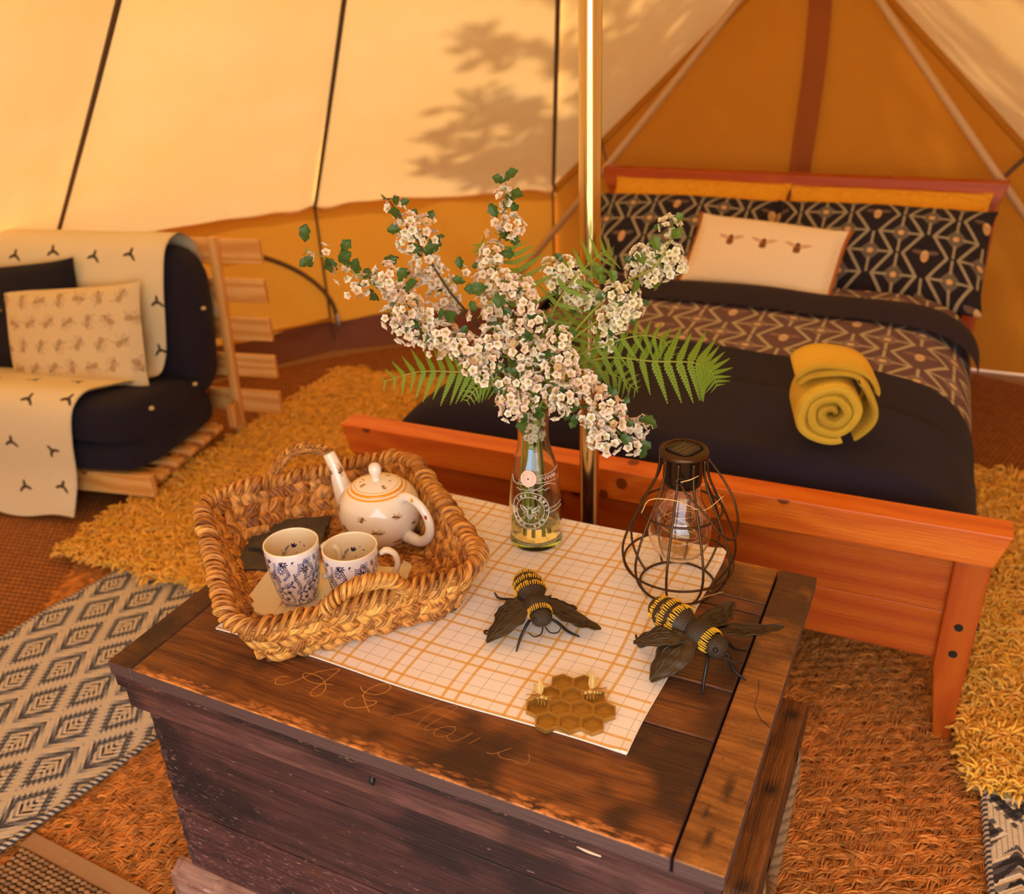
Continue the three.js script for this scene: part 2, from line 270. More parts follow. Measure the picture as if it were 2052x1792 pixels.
// A-frame of the front door
{
  const f = thing('tent_apex_poles', 'pale wooden A-frame of two leaning poles at the tent door behind the bed', 'tent poles', doorP(0, 0, 2.27).toArray(), -rad(doorAz));
  const mat = std({ map: null, color: rgb(0.62, 0.38, 0.16), roughness: 0.5, bumpMap: rep(grainT, 2, 2), bumpScale: 0.0006 });
  for (const s of [-1, 1]) {
    const leg = M('leg', sweep([V(s * 1.41, 0.012, 0), V(s * 0.66, 0.9, 0), V(s * 0.0, 1.71, s * 0.02)], 0.0145, 12, 24), mat, f);
    M('strap', sweep([V(s * 0.745, 0.80, -0.0), V(s * 0.79, 0.84, -0.08), V(s * 0.84, 0.87, -0.18)], 0.012, 6, 8, { flat: 0.3 }), tapeMat, f);
  }
  M('ridge_cap', lathe([[0, 0.05], [0.03, 0.045], [0.036, 0], [0.034, -0.05], [0, -0.05]], 16).translate(0, 1.72, 0), std({ color: rgb(0.3, 0.3, 0.3), metalness: 0.8, roughness: 0.4 }), f);
}
// centre pole
{
  const p = thing('tent_pole', 'shiny brass coloured round centre pole of the tent between chest and bed', 'pole', [PX - 0.012, 0, PZ]);
  const brass = std({ color: rgb(0.72, 0.56, 0.33), metalness: 1, roughness: 0.16 });
  M('pole_tube', new THREE.CylinderGeometry(0.0195, 0.0195, 2.9, 40, 1).translate(0, 1.47, 0), brass, p);
  M('pole_foot', lathe([[0, 0], [0.045, 0], [0.045, 0.008], [0.024, 0.014], [0.023, 0.03], [0, 0.03]], 32), std({ color: rgb(0.05, 0.05, 0.05), roughness: 0.6 }), p);
  M('pole_head', lathe([[0.0, 2.985], [0.02, 2.97], [0.03, 2.94], [0.03, 2.9], [0, 2.9]], 24), brass, p);
}
// ---------------------------------------------------------------- ground outside, floor, coir
{
  const g = struct('ground', 'dry grass ground around the tent, unseen and paled to bounce light inside');
  const gm = std({ map: tex(256, 256, (u, v) => { const n = fbm(u * 16, v * 16, 4, 16, 16); return [0.22 + 0.12 * n, 0.21 + 0.11 * n, 0.12 + 0.06 * n]; }), roughness: 1 });  // ground colour paled to bounce more sunlight in through the rear doorway
  gm.map.repeat.set(30, 30);
  M('pale_ground', new THREE.CylinderGeometry(34, 34, 0.2, 64).translate(PX, -0.135, PZ), gm, g);
}
const coirC = [0.44, 0.155, 0.026];
const coirT = tex(512, 512, (u, v) => { // basket weave of coarse coir yarn, one tile is 16 x 16 knots
  const X = u * 16, Y = v * 16, row = Math.floor(Y), k = X + (row % 2) * 0.5, fx = k - Math.floor(k) - 0.5, fy = Y - row - 0.5, d = Math.hypot(fx * 1.25, fy * 1.5), n = fbm(u * 64 + v * 20, v * 64, 3, 84, 64);
  const t = clamp(1.15 - d * 1.5, 0.1, 1) * (0.55 + 0.7 * n), h = hash(Math.floor(k) % 16, row);
  return coirC.map((c) => c * (0.35 + 1.0 * t) * (0.85 + 0.3 * h));
});
const coirB = tex(512, 512, (u, v) => { const X = u * 16, Y = v * 16, row = Math.floor(Y), k = X + (row % 2) * 0.5, fx = k - Math.floor(k) - 0.5, fy = Y - row - 0.5, d = Math.hypot(fx * 1.1, fy * 1.3); return clamp(1 - d * 1.35, 0, 1) * 0.75 + 0.25 * vn(u * 128, v * 128, 128, 128); }, false);
const floor = struct('floor', 'tent floor covered in orange brown coir matting');
M('groundsheet', new THREE.CylinderGeometry(RT - 0.01, RT - 0.01, 0.03, 96).translate(PX, -0.02, PZ), std({ color: rgb(0.38, 0.2, 0.07), roughness: 0.8, bumpMap: rep(noiseT, 8, 8), bumpScale: 0.004 }), floor);
{
  const m = std({ map: rep(coirT, 1 / 0.28, 1 / 0.28), bumpMap: rep(coirB, 1 / 0.28, 1 / 0.28), bumpScale: 0.006, roughness: 1 });
  const g = new THREE.CylinderGeometry(2.53, 2.53, 0.01, 96), p = g.attributes.position, uv = g.attributes.uv;
  for (let i = 0; i < p.count; i++) uv.setXY(i, p.getX(i) * 0.966 + p.getZ(i) * 0.259, p.getZ(i) * 0.966 - p.getX(i) * 0.259);
  M('coir_matting', g.translate(PX, -0.003, PZ), m, floor);
}
{ // knots of loose coir fibre standing up from the matting, near the viewer
  const r = rng(5), knots = [];
  for (let kind = 0; kind < 4; kind++) {
    const parts = [];
    for (let f = 0; f < 8; f++) {
      const y0 = (r() - 0.5) * 0.012, x0 = (r() - 0.5) * 0.008, l = 0.009 + r() * 0.006, b = 0.003 + r() * 0.004, cy = (r() - 0.5) * 0.009, wild = r() < 0.16 ? 0.006 : 0;
      parts.push(sweep([V(x0 - l, 0.0005, y0), V(x0, b, y0 + cy * 0.4), V(x0 + l, 0.001 + wild, y0 + cy)], [0.0009, 0.0012, 0.0005], 3, 4));
    }
    knots.push(merge(parts));
  }
  const spots = [[], [], [], []], inRect = (x, z, x0, x1, z0, z1) => x > x0 && x < x1 && z > z0 && z < z1;
  for (let z = -2.35; z < -0.85; z += 0.0135) { const row = Math.round(z / 0.0135); for (let x = -1.3; x < 1.25; x += 0.019) {
    const jx = x + (row & 1) * 0.0095 + (r() - 0.5) * 0.005, jz = z + (r() - 0.5) * 0.004;
    const dx = jx + 0.6483, dz = jz + 1.148, a = dx * 0.8953 + dz * 0.4454, d = dx * 0.4454 - dz * 0.8953;
    if (a > 0.03 && a < 0.95 && d > 0.02 && d < 0.63) continue;            // under the chest
    if (a > -0.1 && a < 1.05 && d < -0.1) continue;                          // in front of it, out of the picture
    spots[Math.floor(r() * 4)].push([jx, jz, row & 1 ? 1 : -1]);
  } }
  const m = std({ color: rgb(1, 1, 1), roughness: 0.95 }), mm = new THREE.Matrix4(), q = new THREE.Quaternion(), col = new THREE.Color();
  const pileGroup = knots.map((g, k) => {
    const im = new THREE.InstancedMesh(g, m, spots[k].length); im.name = 'coir_pile'; im.userData.kind = 'stuff'; im.castShadow = im.receiveShadow = true;
    spots[k].forEach(([x, z, s], i) => { q.setFromEuler(new THREE.Euler((r() - 0.5) * 0.3, s * 0.5 + 0.25 + (r() - 0.5) * 0.9, 0)); const sc = 0.8 + r() * 0.5; mm.compose(V(x, 0.0015, z), q, V(sc, sc * (0.8 + r() * 0.7), sc)); im.setMatrixAt(i, mm); const t = 0.75 + r() * 0.75; col.setRGB(0.60 * t, 0.225 * t, 0.04 * t); im.setColorAt(i, col); });
    floor.add(im); return im;
  });
}
// ---------------------------------------------------------------- a leafy tree outside whose shade dapples the roof
{
  const r = rng(77), t = thing('tree', 'leafy tree outside whose branch shadows fall on the tent roof', 'tree', [2.6, -0.03, -8.6]);
  const bark = std({ color: rgb(0.1, 0.07, 0.045), roughness: 0.95 }), leafM = phy({ color: rgb(0.09, 0.19, 0.03), transmission: 0.3, thickness: 0, roughness: 0.9, side: THREE.DoubleSide });
  M('trunk', sweep([V(0, 0, 0), V(0.1, 2.2, 0.1), V(-0.1, 4.4, 0.3), V(-0.2, 7, 0.2)], [0.26, 0.2, 0.14, 0.05], 10, 20), bark, t);
  const leaf = surf(4, 6, (i, j) => { const w = 0.021 * Math.sin(PI * Math.pow(j, 0.8)) + 0.001; return [(i - 0.5) * 2 * w, 0.01 * Math.abs(i - 0.5) * 2 - 0.01 * j, j * 0.085]; });
  const mats = [], branches = [];
  // leaf clouds: [centre at the tent surface, distance up the sunbeam, radius along the beam's plane, leaves]
  const right = V(1, 0, 0).addScaledVector(SUN, -SUN.x).normalize(), upv = SUN.clone().cross(right).normalize();
  const cloud = (c, dist, rx, ry, clumps, per, tilt = 0, size = 0.13) => { const o = V(...c).addScaledVector(SUN, dist), ct = Math.cos(tilt), st = Math.sin(tilt); for (let q = 0; q < clumps; q++) { const a = r() * 2 * PI, k = Math.sqrt(r()), X0 = Math.cos(a) * k * rx, Y0 = Math.sin(a) * k * ry, el = 0.5 + r(), sz = size * (0.6 + 0.8 * r()), dz = (r() - 0.5) * 1.2; for (let i = 0; i < per; i++) { const b = r() * 2 * PI, m = Math.sqrt(r()), X = X0 + Math.cos(b) * m * sz * 1.3, Y = Y0 + Math.sin(b) * m * sz * el * 0.7; mats.push(o.clone().addScaledVector(right, X * ct - Y * st).addScaledVector(upv, X * st + Y * ct).addScaledVector(SUN, dz + (r() - 0.5) * 0.2)); } } branches.push(o); };
  for (const c of CLOUDS()) cloud(...c);
  const im = new THREE.InstancedMesh(leaf, leafM, mats.length); im.name = 'foliage'; im.userData.kind = 'stuff'; im.castShadow = true;
  const mm = new THREE.Matrix4(), q = new THREE.Quaternion();
  mats.forEach((p, i) => { q.setFromEuler(new THREE.Euler((r() - 0.5) * 1.6, r() * 6.28, (r() - 0.5) * 1.6)); const s = 0.8 + r() * 0.7; im.setMatrixAt(i, mm.compose(p.clone().sub(t.position), q, V(s, s, s))); });
  t.add(im);
  for (const o of branches) { const e = o.clone().sub(t.position), h = clamp(e.y - 1.2, 1.5, 6); M('branch', sweep([V(0, h, 0.25), V(e.x * 0.45, lerp(h, e.y, 0.6), e.z * 0.45), V(e.x, e.y, e.z)], [0.06, 0.03, 0.008], 6, 14), bark, t); }
}
function CLOUDS() {
  return [ // back roof left of the door: dense next to the door, thinning to twigs leftward
    [[0.62, 1.05, -3.95], 4.5, 0.3, 0.55, 40, 16], [[0.35, 0.8, -4.1], 4.6, 0.34, 0.2, 22, 15], [[0.1, 1.05, -3.85], 4.7, 0.34, 0.05, 12, 11, 0.6, 0.09], [[-0.12, 0.76, -4.1], 4.5, 0.32, 0.05, 10, 10, 0.35, 0.08], [[0.15, 1.32, -3.6], 4.6, 0.34, 0.04, 9, 10, 0.6, 0.08], [[-0.05, 0.92, -3.95], 4.6, 0.25, 0.04, 7, 10, 0.5, 0.08],
    [[0.5, 1.5, -3.4], 4.8, 0.26, 0.24, 12, 12],
    // over the door, with a few gaps
    [[0.95, 1.15, -4.0], 4.6, 0.5, 0.5, 62, 15], [[1.55, 0.95, -3.75], 4.8, 0.4, 0.5, 36, 14], [[1.15, 0.45, -3.9], 4.6, 0.75, 0.25, 38, 14], [[0.85, 1.9, -3.3], 4.6, 0.35, 0.35, 22, 14],
    // right of the door: dappled
    [[1.75, 1.2, -3.1], 5, 0.55, 0.55, 15, 11], [[2.15, 0.8, -3.1], 5, 0.5, 0.5, 12, 11], [[1.7, 1.6, -2.6], 5, 0.6, 0.5, 14, 11], [[2.4, 0.4, -2.7], 5, 0.5, 0.4, 10, 11],
  ];
}
// ---------------------------------------------------------------- rugs
const BED = { x: -0.42627, z: -2.07723, t: -rad(25.06) };
const bedP = (u, w, y = 0) => V(BED.x + 0.90586 * u + 0.42357 * w, y, BED.z + 0.42357 * u - 0.90586 * w);
function shag(label, u0, u1, w0, w1, seed, group) {
  const c = bedP((u0 + u1) / 2, (w0 + w1) / 2), t = thing('shag_rug', label, 'rug', [c.x, 0.02, c.z], BED.t, group), r = rng(seed), W = u1 - u0, H = w1 - w0;
  M('backing', board(W, 0.008, H, 0.003, 'x', [0, 0.006, 0]), std({ color: rgb(0.33, 0.19, 0.05), roughness: 1 }), t);
  const kinds = [];
  for (let k = 0; k < 5; k++) {
    const parts = [];
    for (let f = 0; f < 6; f++) { const a = r() * 6.28, l = 0.016 + r() * 0.016, x = Math.cos(a) * 0.004, z = Math.sin(a) * 0.004, b = (r() - 0.5) * 1.5, h = 0.014 + r() * 0.012; parts.push(sweep([V(x, 0, z), V(x + Math.cos(a + b) * l * 0.45, h, z + Math.sin(a + b) * l * 0.45), V(x + Math.cos(a + b * 1.6) * l, h * 0.8, z + Math.sin(a + b * 1.6) * l)], [0.0022, 0.0030, 0.0016], 5, 5, { twist: 3 })); }
    kinds.push(merge(parts));
  }
  const mat = std({ color: rgb(1, 1, 1), roughness: 1 }), mm = new THREE.Matrix4(), q = new THREE.Quaternion(), col = new THREE.Color();
  const spots = kinds.map(() => []), d = 0.0135;
  for (let x = -W / 2; x < W / 2; x += d) for (let z = -H / 2; z < H / 2; z += d) { const e = 0.012 * (fbm(x * 9 + 3, z * 9 + 7, 2) - 0.5); spots[Math.floor(r() * 5)].push([x + (r() - 0.5) * 0.011 + e, z + (r() - 0.5) * 0.011 + e]); }
  kinds.forEach((g, k) => { const im = new THREE.InstancedMesh(g, mat, spots[k].length); im.name = 'pile'; im.userData.kind = 'stuff'; im.castShadow = im.receiveShadow = true;
    spots[k].forEach(([x, z], i) => { const clump = fbm(x * 14 + seed, z * 14, 2); q.setFromEuler(new THREE.Euler((r() - 0.5) * 0.8, clump * 14 + r() * 2, (r() - 0.5) * 0.8)); const s = 0.85 + r() * 0.5; mm.compose(V(x, 0.009, z), q, V(s, s * (0.7 + clump * 0.7), s)); im.setMatrixAt(i, mm); const tt = 0.8 + r() * 0.35; col.setRGB(0.92 * tt, 0.50 * tt, (0.045 + r() * 0.05) * tt); im.setColorAt(i, col); }); t.add(im); });
}
shag('yellow shaggy rug on the left of the bed in front of the futon', -0.94, -0.03, -0.16, 1.34, 21, 'yellow shaggy rugs');
shag('yellow shaggy rug on the right of the bed at the picture edge', 1.5, 2.3, -0.13, 1.27, 22, 'yellow shaggy rugs');

// flat woven wool: diamonds drawn by thick zigzag weft lines; one tile holds one diamond repeat
function diamondTile(cream, ink, grey, n, bump) {
  return tex(512, 512, (u, v) => {
    const fx = Math.abs(u - 0.5) * 2, fy = Math.abs(v - 0.5) * 2, d = fx + fy, k = d > 1 ? 2 - d : d;       // 0 at diamond centres, 1 on the lattice
    const s = (v * n + (u < 0.5 ? u : 1 - u) * n * 0.62) % 1, line = smoothstep(Math.abs(s - 0.5), 0.17, 0.3), wob = 0.06 * (vn(u * 40, v * 40, 40, 40) - 0.5);
    const band = k + wob; let c, h = line;
    if (band > 0.86) { c = mix3(ink, cream, 0.9); h = 0.9; const q = Math.abs(((u * n * 2) % 1) - 0.5); if (q < 0.12) c = mix3(c, grey, 0.5); }
    else if (band > 0.74) c = mix3(cream, grey, line);
    else if (band > 0.6) c = mix3(grey, ink, 0.15 + 0.75 * line);
    else if (band > 0.5) { c = mix3(ink, grey, 0.2); h = 0.15; }
    else if (band > 0.3) c = mix3(cream, grey, line * 0.8);
    else if (band > 0.16) c = mix3(cream, ink, line);
    else c = mix3(mix3(cream, [0.55, 0.36, 0.14], 0.35), grey, line * 0.6);
    return bump ? 0.15 + 0.75 * (1 - h * 0.5) * (0.7 + 0.3 * vn(u * 90, v * 90, 90, 90)) : c.map((q) => q * (0.88 + 0.24 * vn(u * 110, v * 110, 110, 110)));
  }, !bump);
}
function flatRug(label, c, az, w, l, mats, lift, tile, phase = 0) {
  const t = thing('woven_rug', label, 'rug', [c[0], 0, c[1]], -rad(az));
  const f = (s) => surf(44, 60, (i, j) => { const x = (i - 0.5) * w, z = (j - 0.5) * l, y = lift + 0.006 * fbm(x * 4 + phase, z * 4, 2) + 0.005 * Math.sin(j * 16 + i * 3 + phase) * 0.5 + (s > 0 ? 0.007 : 0); return [x + 0.012 * Math.sin(z * 5 + phase), y, z + 0.01 * Math.sin(x * 7), x / tile[0], z / tile[1]]; });
  const bottom = f(-1); M('weave', merge([f(1), bottom]), mats, t);
  for (const s of [-1, 1]) { const pts = []; for (let j = 0; j <= 24; j++) { const z = (j / 24 - 0.5) * l, x = s * w / 2; pts.push(V(x + 0.012 * Math.sin(z * 5 + phase), lift + 0.004 + 0.006 * fbm(x * 4 + phase, z * 4, 2) + 0.0025 * Math.sin(j / 24 * 16 + (s + 1) * 1.5 + phase), z + 0.01 * Math.sin(x * 7))); } M('bound_edge', sweep(pts, 0.0065, 6, 90), edgeM, t); }
}
const edgeM = std({ map: rep(tex(64, 64, (u, v) => ((v * 8 + u * 2) % 1 < 0.5 ? [0.045, 0.04, 0.045] : [0.6, 0.48, 0.34])), 1, 10), roughness: 1 });
{
  const cream = [0.72, 0.6, 0.42], ink = [0.035, 0.032, 0.042], grey = [0.30, 0.30, 0.31];
  const m1 = std({ map: diamondTile(cream, ink, grey, 13, false), bumpMap: diamondTile(cream, ink, grey, 13, true), bumpScale: 0.004, roughness: 1 });
  flatRug('cream and grey diamond patterned woven rug left of the wooden chest', [-1.135, -1.69], 35, 0.64, 1.75, m1, 0.012, [0.135, 0.19], 0.6);
  const m2 = std({ map: diamondTile([0.78, 0.66, 0.46], [0.014, 0.012, 0.014], [0.1, 0.09, 0.09], 10, false), bumpMap: m1.bumpMap, bumpScale: 0.004, roughness: 1 });
  const c = bedP(1.545 + 0.35, -0.75); flatRug('black and cream patterned woven rug at the lower right corner', [c.x, c.z], 25.06, 0.7, 1.35, m2, 0.012, [0.2, 0.26], 2);
}
{ // brown door mat with a tape border
  const t = thing('door_mat', 'brown knotted mat with tan tape border at lower left corner', 'mat', [-0.90, 0, -1.03], -rad(28)), r = rng(9);
  M('mat_base', board(0.4, 0.006, 0.36, 0.002, 'x', [0, 0.007, 0.0]), std({ color: rgb(0.06, 0.03, 0.02), roughness: 1 }), t);
  M('border_tape', merge([board(0.42, 0.009, 0.036, 0.004, 'x', [0, 0.010, -0.195]), board(0.036, 0.009, 0.40, 0.004, 'z', [0.195, 0.010, 0.01])]), std({ color: rgb(0.42, 0.23, 0.10), roughness: 0.9, bumpMap: rep(weaveT, 30, 30), bumpScale: 0.0008 }), t);
  const knot = sweep([V(-0.0065, 0, 0), V(-0.002, 0.006, 0.001), V(0.003, 0.006, -0.001), V(0.0065, 0, 0)], [0.003, 0.0044, 0.0044, 0.003], 6, 8);
  const list = []; for (let x = -0.19; x < 0.175; x += 0.0145) for (let z = -0.17; z < 0.17; z += 0.0105) list.push([x + (Math.round(z / 0.0105) & 1) * 0.007, z]);
  const im = new THREE.InstancedMesh(knot, std({ roughness: 1 }), list.length); im.name = 'knots'; im.userData.kind = 'stuff'; const mm = new THREE.Matrix4(), q = new THREE.Quaternion(), col = new THREE.Color();
  list.forEach(([x, z], i) => { q.setFromEuler(new THREE.Euler(0, (r() - 0.5) * 0.5, 0)); im.setMatrixAt(i, mm.compose(V(x, 0.010, z), q, V(1, 1, 1))); const k = 0.7 + r() * 0.6; col.setRGB(0.30 * k, 0.155 * k, 0.06 * k); im.setColorAt(i, col); }); im.castShadow = true; t.add(im);
}
// ---------------------------------------------------------------- the old wooden chest
const CH = { x: -0.6483, z: -1.148, t: -rad(26.45), W: 0.974, D: 0.648, H: 0.567 };
const lidP = (a, d, h = 0) => V(CH.x + 0.89533 * a + 0.4454 * d, CH.H + h, CH.z + 0.4454 * a - 0.89533 * d);   // along the front, inwards, above the lid
const chest = thing('chest', 'old dark wooden chest with scratched lid and rope handle', 'chest', [CH.x, 0, CH.z], CH.t);
function woodCanvas(W, H, { a, b, c, seed, su = 1, sv = 1, blotches = 60, worn = {}, wornC = 'rgba(214,140,66,', extra }) {
  return draw(W, H, (g) => {
    const im = g.createImageData(W, H), A = lin(a), B = lin(b), C = lin(c);
    for (let y = 0; y < H; y++) for (let x = 0; x < W; x++) {
      const u = x / W * su, v = y / H * sv, wv = v + 0.02 * fbm(u * 6 + seed, v * 5, 3), gr = 0.5 * vn(u * 10 + seed, wv * 190) + 0.3 * vn(u * 40, wv * 420 + seed) + 0.2 * (0.5 + 0.5 * Math.sin(wv * 160 + 3 * fbm(u * 4, v * 9 + seed, 2)));
      const bl = fbm(u * 7 + seed * 3, v * 9 + seed, 5), bl2 = fbm(u * 22 + seed, v * 30, 4);
      let k = mix3(A, B, clamp((gr - 0.5) * 1.5 + 0.35 + bl2 * 0.35, 0, 1)); k = mix3(k, C, smoothstep(bl, 0.48, 0.68) * 0.85); k = k.map((q) => q * (0.62 + 0.75 * bl2));
      const i = (y * W + x) * 4; im.data[i] = enc(k[0]); im.data[i + 1] = enc(k[1]); im.data[i + 2] = enc(k[2]); im.data[i + 3] = 255;
    }
    g.putImageData(im, 0, 0);
    const r = rng(seed * 101 + 7);
    for (let i = 0; i < blotches; i++) { const x = r() * W, y = r() * H, s = (3 + r() * 22) * W / 1024, dk = r() < 0.55; const gg = g.createRadialGradient(x, y, 0, x, y, s); const col = dk ? '30,14,4' : '170,96,36'; gg.addColorStop(0, `rgba(${col},${dk ? 0.26 : 0.24})`); gg.addColorStop(0.5, `rgba(${col},${dk ? 0.16 : 0.12})`); gg.addColorStop(1, `rgba(${col},0)`); g.fillStyle = gg; g.save(); g.translate(x, y); g.scale(1 + r() * 1.8, 1); g.translate(-x, -y); g.fillRect(x - s, y - s, 2 * s, 2 * s); g.restore(); }
    for (let i = 0; i < 260; i++) { const x = r() * W, y = r() * H, l = (2 + r() * 16) * W / 1024, an = (r() - 0.5) * 2.6; g.strokeStyle = r() < 0.6 ? `rgba(200,130,60,${0.1 + r() * 0.3})` : `rgba(28,12,4,${0.2 + r() * 0.3})`; g.lineWidth = 0.6 + r(); g.beginPath(); g.moveTo(x, y); g.lineTo(x + Math.cos(an) * l, y + Math.sin(an) * l); g.stroke(); }
    for (let i = 0; i < 26; i++) { g.fillStyle = `rgba(235,205,150,${0.3 + r() * 0.5})`; g.beginPath(); g.arc(r() * W, r() * H, 0.6 + r() * 1.3, 0, 7); g.fill(); }
    for (const [side, wd] of Object.entries(worn)) { const n = 900; for (let i = 0; i < n; i++) { const t = r(), depth = Math.pow(r(), 2) * wd, sz = (0.6 + r() * 3) * W / 1024; let x = t * W, y = 0, w = sz * 3.2, h = sz; if (side === 'b') y = H - depth * H; if (side === 't') y = depth * H; if (side === 'l' || side === 'r') { y = t * H; x = side === 'l' ? depth * W : W - depth * W; w = sz; h = sz * 3.2; } const nn = vn(t * 14, seed * 3 + side.charCodeAt(0)); g.fillStyle = wornC + (0.10 + 0.45 * r() * nn) + ')'; g.beginPath(); g.ellipse(x, y, w, h, 0, 0, 7); g.fill(); } }
    if (extra) extra(g, W, H, r);
  });
}
{
  const H0 = CH.H, TH = 0.026;
  const lidMat = (t) => std({ map: t, bumpMap: rep(grainT, 1, 1), bumpScale: 0.0012, roughness: 0.62 });
  const faceUV = (g, w, d) => { // top faces first, then the sides, which show the darker edge of the boards
    const p = g.attributes.position, order = [[], []]; for (let t = 0; t < p.count; t += 3) { const a = V().fromBufferAttribute(p, t), b = V().fromBufferAttribute(p, t + 1), c = V().fromBufferAttribute(p, t + 2), n = b.sub(a).cross(c.sub(a)).normalize(); order[n.y > 0.55 ? 0 : 1].push(t, t + 1, t + 2); }
    const o = g.clone(), all = [...order[0], ...order[1]]; for (const k of ['position', 'normal', 'uv']) { const A = g.attributes[k], B = o.attributes[k]; all.forEach((s, i) => { for (let c = 0; c < A.itemSize; c++) B.array[i * A.itemSize + c] = A.array[s * A.itemSize + c]; }); }
    const q = o.attributes.position, uv = o.attributes.uv; all.forEach((_, i) => { if (i < order[0].length) uv.setXY(i, q.getX(i) / w + 0.5, 0.5 - q.getZ(i) / d); else uv.setXY(i, (q.getX(i) + q.getZ(i)) / 0.95, 0.2 + q.getY(i) / 0.46); });
    o.clearGroups(); o.addGroup(0, order[0].length, 0); o.addGroup(order[0].length, order[1].length, 1); return o; };
  const plankGeo = (w, d, h = TH, r = 0.0035) => { const g = new RoundedBoxGeometry(w, h, d, 3, r); return faceUV(g.index ? g.toNonIndexed() : g, w, d); };
  const put = (name, a0, a1, d0, d1, mat, dy = 0) => M(name, plankGeo(a1 - a0 - 0.0014, d1 - d0 - 0.0014).translate((a0 + a1) / 2, H0 - TH / 2 + dy, -(d0 + d1) / 2), [mat, edgeMat], chest);
  const script = [[[.281,.062],[.286,.062],[.298,.069],[.311,.089],[.323,.111],[.355,.133],[.35,.115],[.348,.096],[.341,.075],[.343,.063],[.355,.063],[.361,.076],[.354,.091],[.339,.101],[.32,.104],[.306,.1],[.308,.092],[.322,.087],[.34,.087],[.362,.095]],[[.291,.083],[.278,.081],[.275,.07],[.281,.062]],
    [[.403,.108],[.41,.101],[.423,.099],[.439,.103],[.448,.119],[.444,.129],[.433,.129],[.422,.118],[.416,.103],[.417,.09],[.43,.086],[.445,.092],[.443,.082],[.43,.07],[.414,.063],[.402,.065],[.399,.073],[.407,.084]],[[.424,.086],[.434,.077],[.446,.067]],
    [[.483,.068],[.48,.075],[.49,.08],[.504,.09],[.53,.131]],[[.522,.072],[.524,.09],[.533,.112],[.549,.127],[.558,.128],[.554,.114],[.544,.094],[.536,.077],[.534,.067],[.548,.073],[.56,.086],[.574,.091]],[[.557,.083],[.55,.074],[.552,.064],[.563,.064],[.575,.075],[.577,.087],[.57,.09],[.559,.084]],
    [[.571,.07],[.579,.06],[.592,.072],[.601,.09]],[[.606,.07],[.615,.086]],[[.635,.065],[.642,.063],[.651,.072],[.662,.085]],[[.65,.071],[.653,.064],[.664,.064],[.674,.067],[.685,.063],[.694,.067],[.694,.077],[.688,.085]]];
  const A0c = '#8a531e', B0c = '#57290b', C0c = '#2c1507';
  const edgeMat = std({ color: rgb(0.085, 0.042, 0.036), roughness: 0.7, bumpMap: rep(grainT, 2, 2), bumpScale: 0.002 });
  const frontT = woodCanvas(2048, 512, { a: A0c, b: B0c, c: C0c, seed: 3, su: 0.86, sv: 0.2, blotches: 70, worn: { b: 0.09 }, wornC: 'rgba(226,146,74,', extra: (g, W, H) => {
    g.lineCap = 'round'; g.lineJoin = 'round';
    script.forEach((s, k) => { const P = s.map(([a, d]) => [(a - 0.05) / 0.859 * W, (1 - d / 0.204) * H]); for (const [w, c] of [[4.5, 'rgba(30,12,3,0.55)'], [3.2, k < 4 ? 'rgba(226,160,76,0.95)' : 'rgba(206,142,70,0.75)']]) { g.lineWidth = w; g.strokeStyle = c; g.beginPath(); g.moveTo(...P[0]); for (let i = 1; i < P.length - 1; i++) g.quadraticCurveTo(...P[i], (P[i][0] + P[i + 1][0]) / 2, (P[i][1] + P[i + 1][1]) / 2); g.lineTo(...P[P.length - 1]); g.stroke(); } });
    g.strokeStyle = 'rgba(16,6,2,0.9)'; g.lineWidth = 1.6; g.beginPath(); g.moveTo(0, H * 0.7); g.lineTo(W * 0.06, H * 0.705); g.lineTo(W * 0.117, H * 0.71); g.stroke();
  } });
  put('lid_plank', 0.05, 0.909, 0, 0.204, lidMat(frontT));
  const midT = woodCanvas(1024, 256, { a: '#8a5320', b: '#59300f', c: '#3a1d09', seed: 8, su: 0.86, sv: 0.12, blotches: 30 });
  put('lid_plank', 0.05, 0.909, 0.2045, 0.31, lidMat(midT), -0.0006);
  put('lid_plank', 0.05, 0.909, 0.31, 0.505, lidMat(rep(midT, 1, 1.6)));
  put('lid_plank', 0.05, 0.909, 0.507, 0.538, lidMat(rep(midT, 0.97, 0.35)), -0.0004);
  const backT = woodCanvas(1024, 256, { a: '#96601f', b: '#6b3e12', c: '#44250b', seed: 12, su: 0.86, sv: 0.12, blotches: 24, worn: { t: 0.06 } });
  put('lid_plank', 0.05, 0.909, 0.538, 0.648, lidMat(backT));
  const leftT = woodCanvas(256, 1024, { a: '#6a3d14', b: '#43210a', c: '#291307', seed: 17, su: 0.05, sv: 0.65, blotches: 30, worn: { l: 0.14 }, wornC: 'rgba(170,104,44,' });
  put('lid_stile', 0.0, 0.05, 0, 0.648, lidMat(leftT));
  const rightT = woodCanvas(256, 1024, { a: '#a2692a', b: '#6e4015', c: '#3c1f0a', seed: 23, su: 0.065, sv: 0.65, blotches: 46, worn: { r: 0.2, b: 0.03 }, wornC: 'rgba(236,160,80,', extra: (g, W, H, r) => { g.strokeStyle = 'rgba(20,8,2,0.9)'; g.lineWidth = 3; g.beginPath(); g.moveTo(W * 0.42, H * 0.46); g.lineTo(W * 0.5, H * 0.5); g.lineTo(W * 0.52, H * 0.55); g.lineTo(W * 0.74, H * 0.585); g.lineTo(W * 0.98, H * 0.60); g.stroke(); for (const [x, y, s] of [[0.55, 0.8, 1.3], [0.5, 0.93, 1.1], [0.3, 0.87, 0.7]]) { for (let q = 0; q < 26; q++) { g.fillStyle = 'rgba(30,16,6,0.06)'; g.beginPath(); g.ellipse(x * W + (r() - 0.5) * 24 * s, y * H + (r() - 0.5) * 40 * s, (4 + 16 * r()) * s, (6 + 24 * r()) * s, r(), 0, 7); g.fill(); } } } });
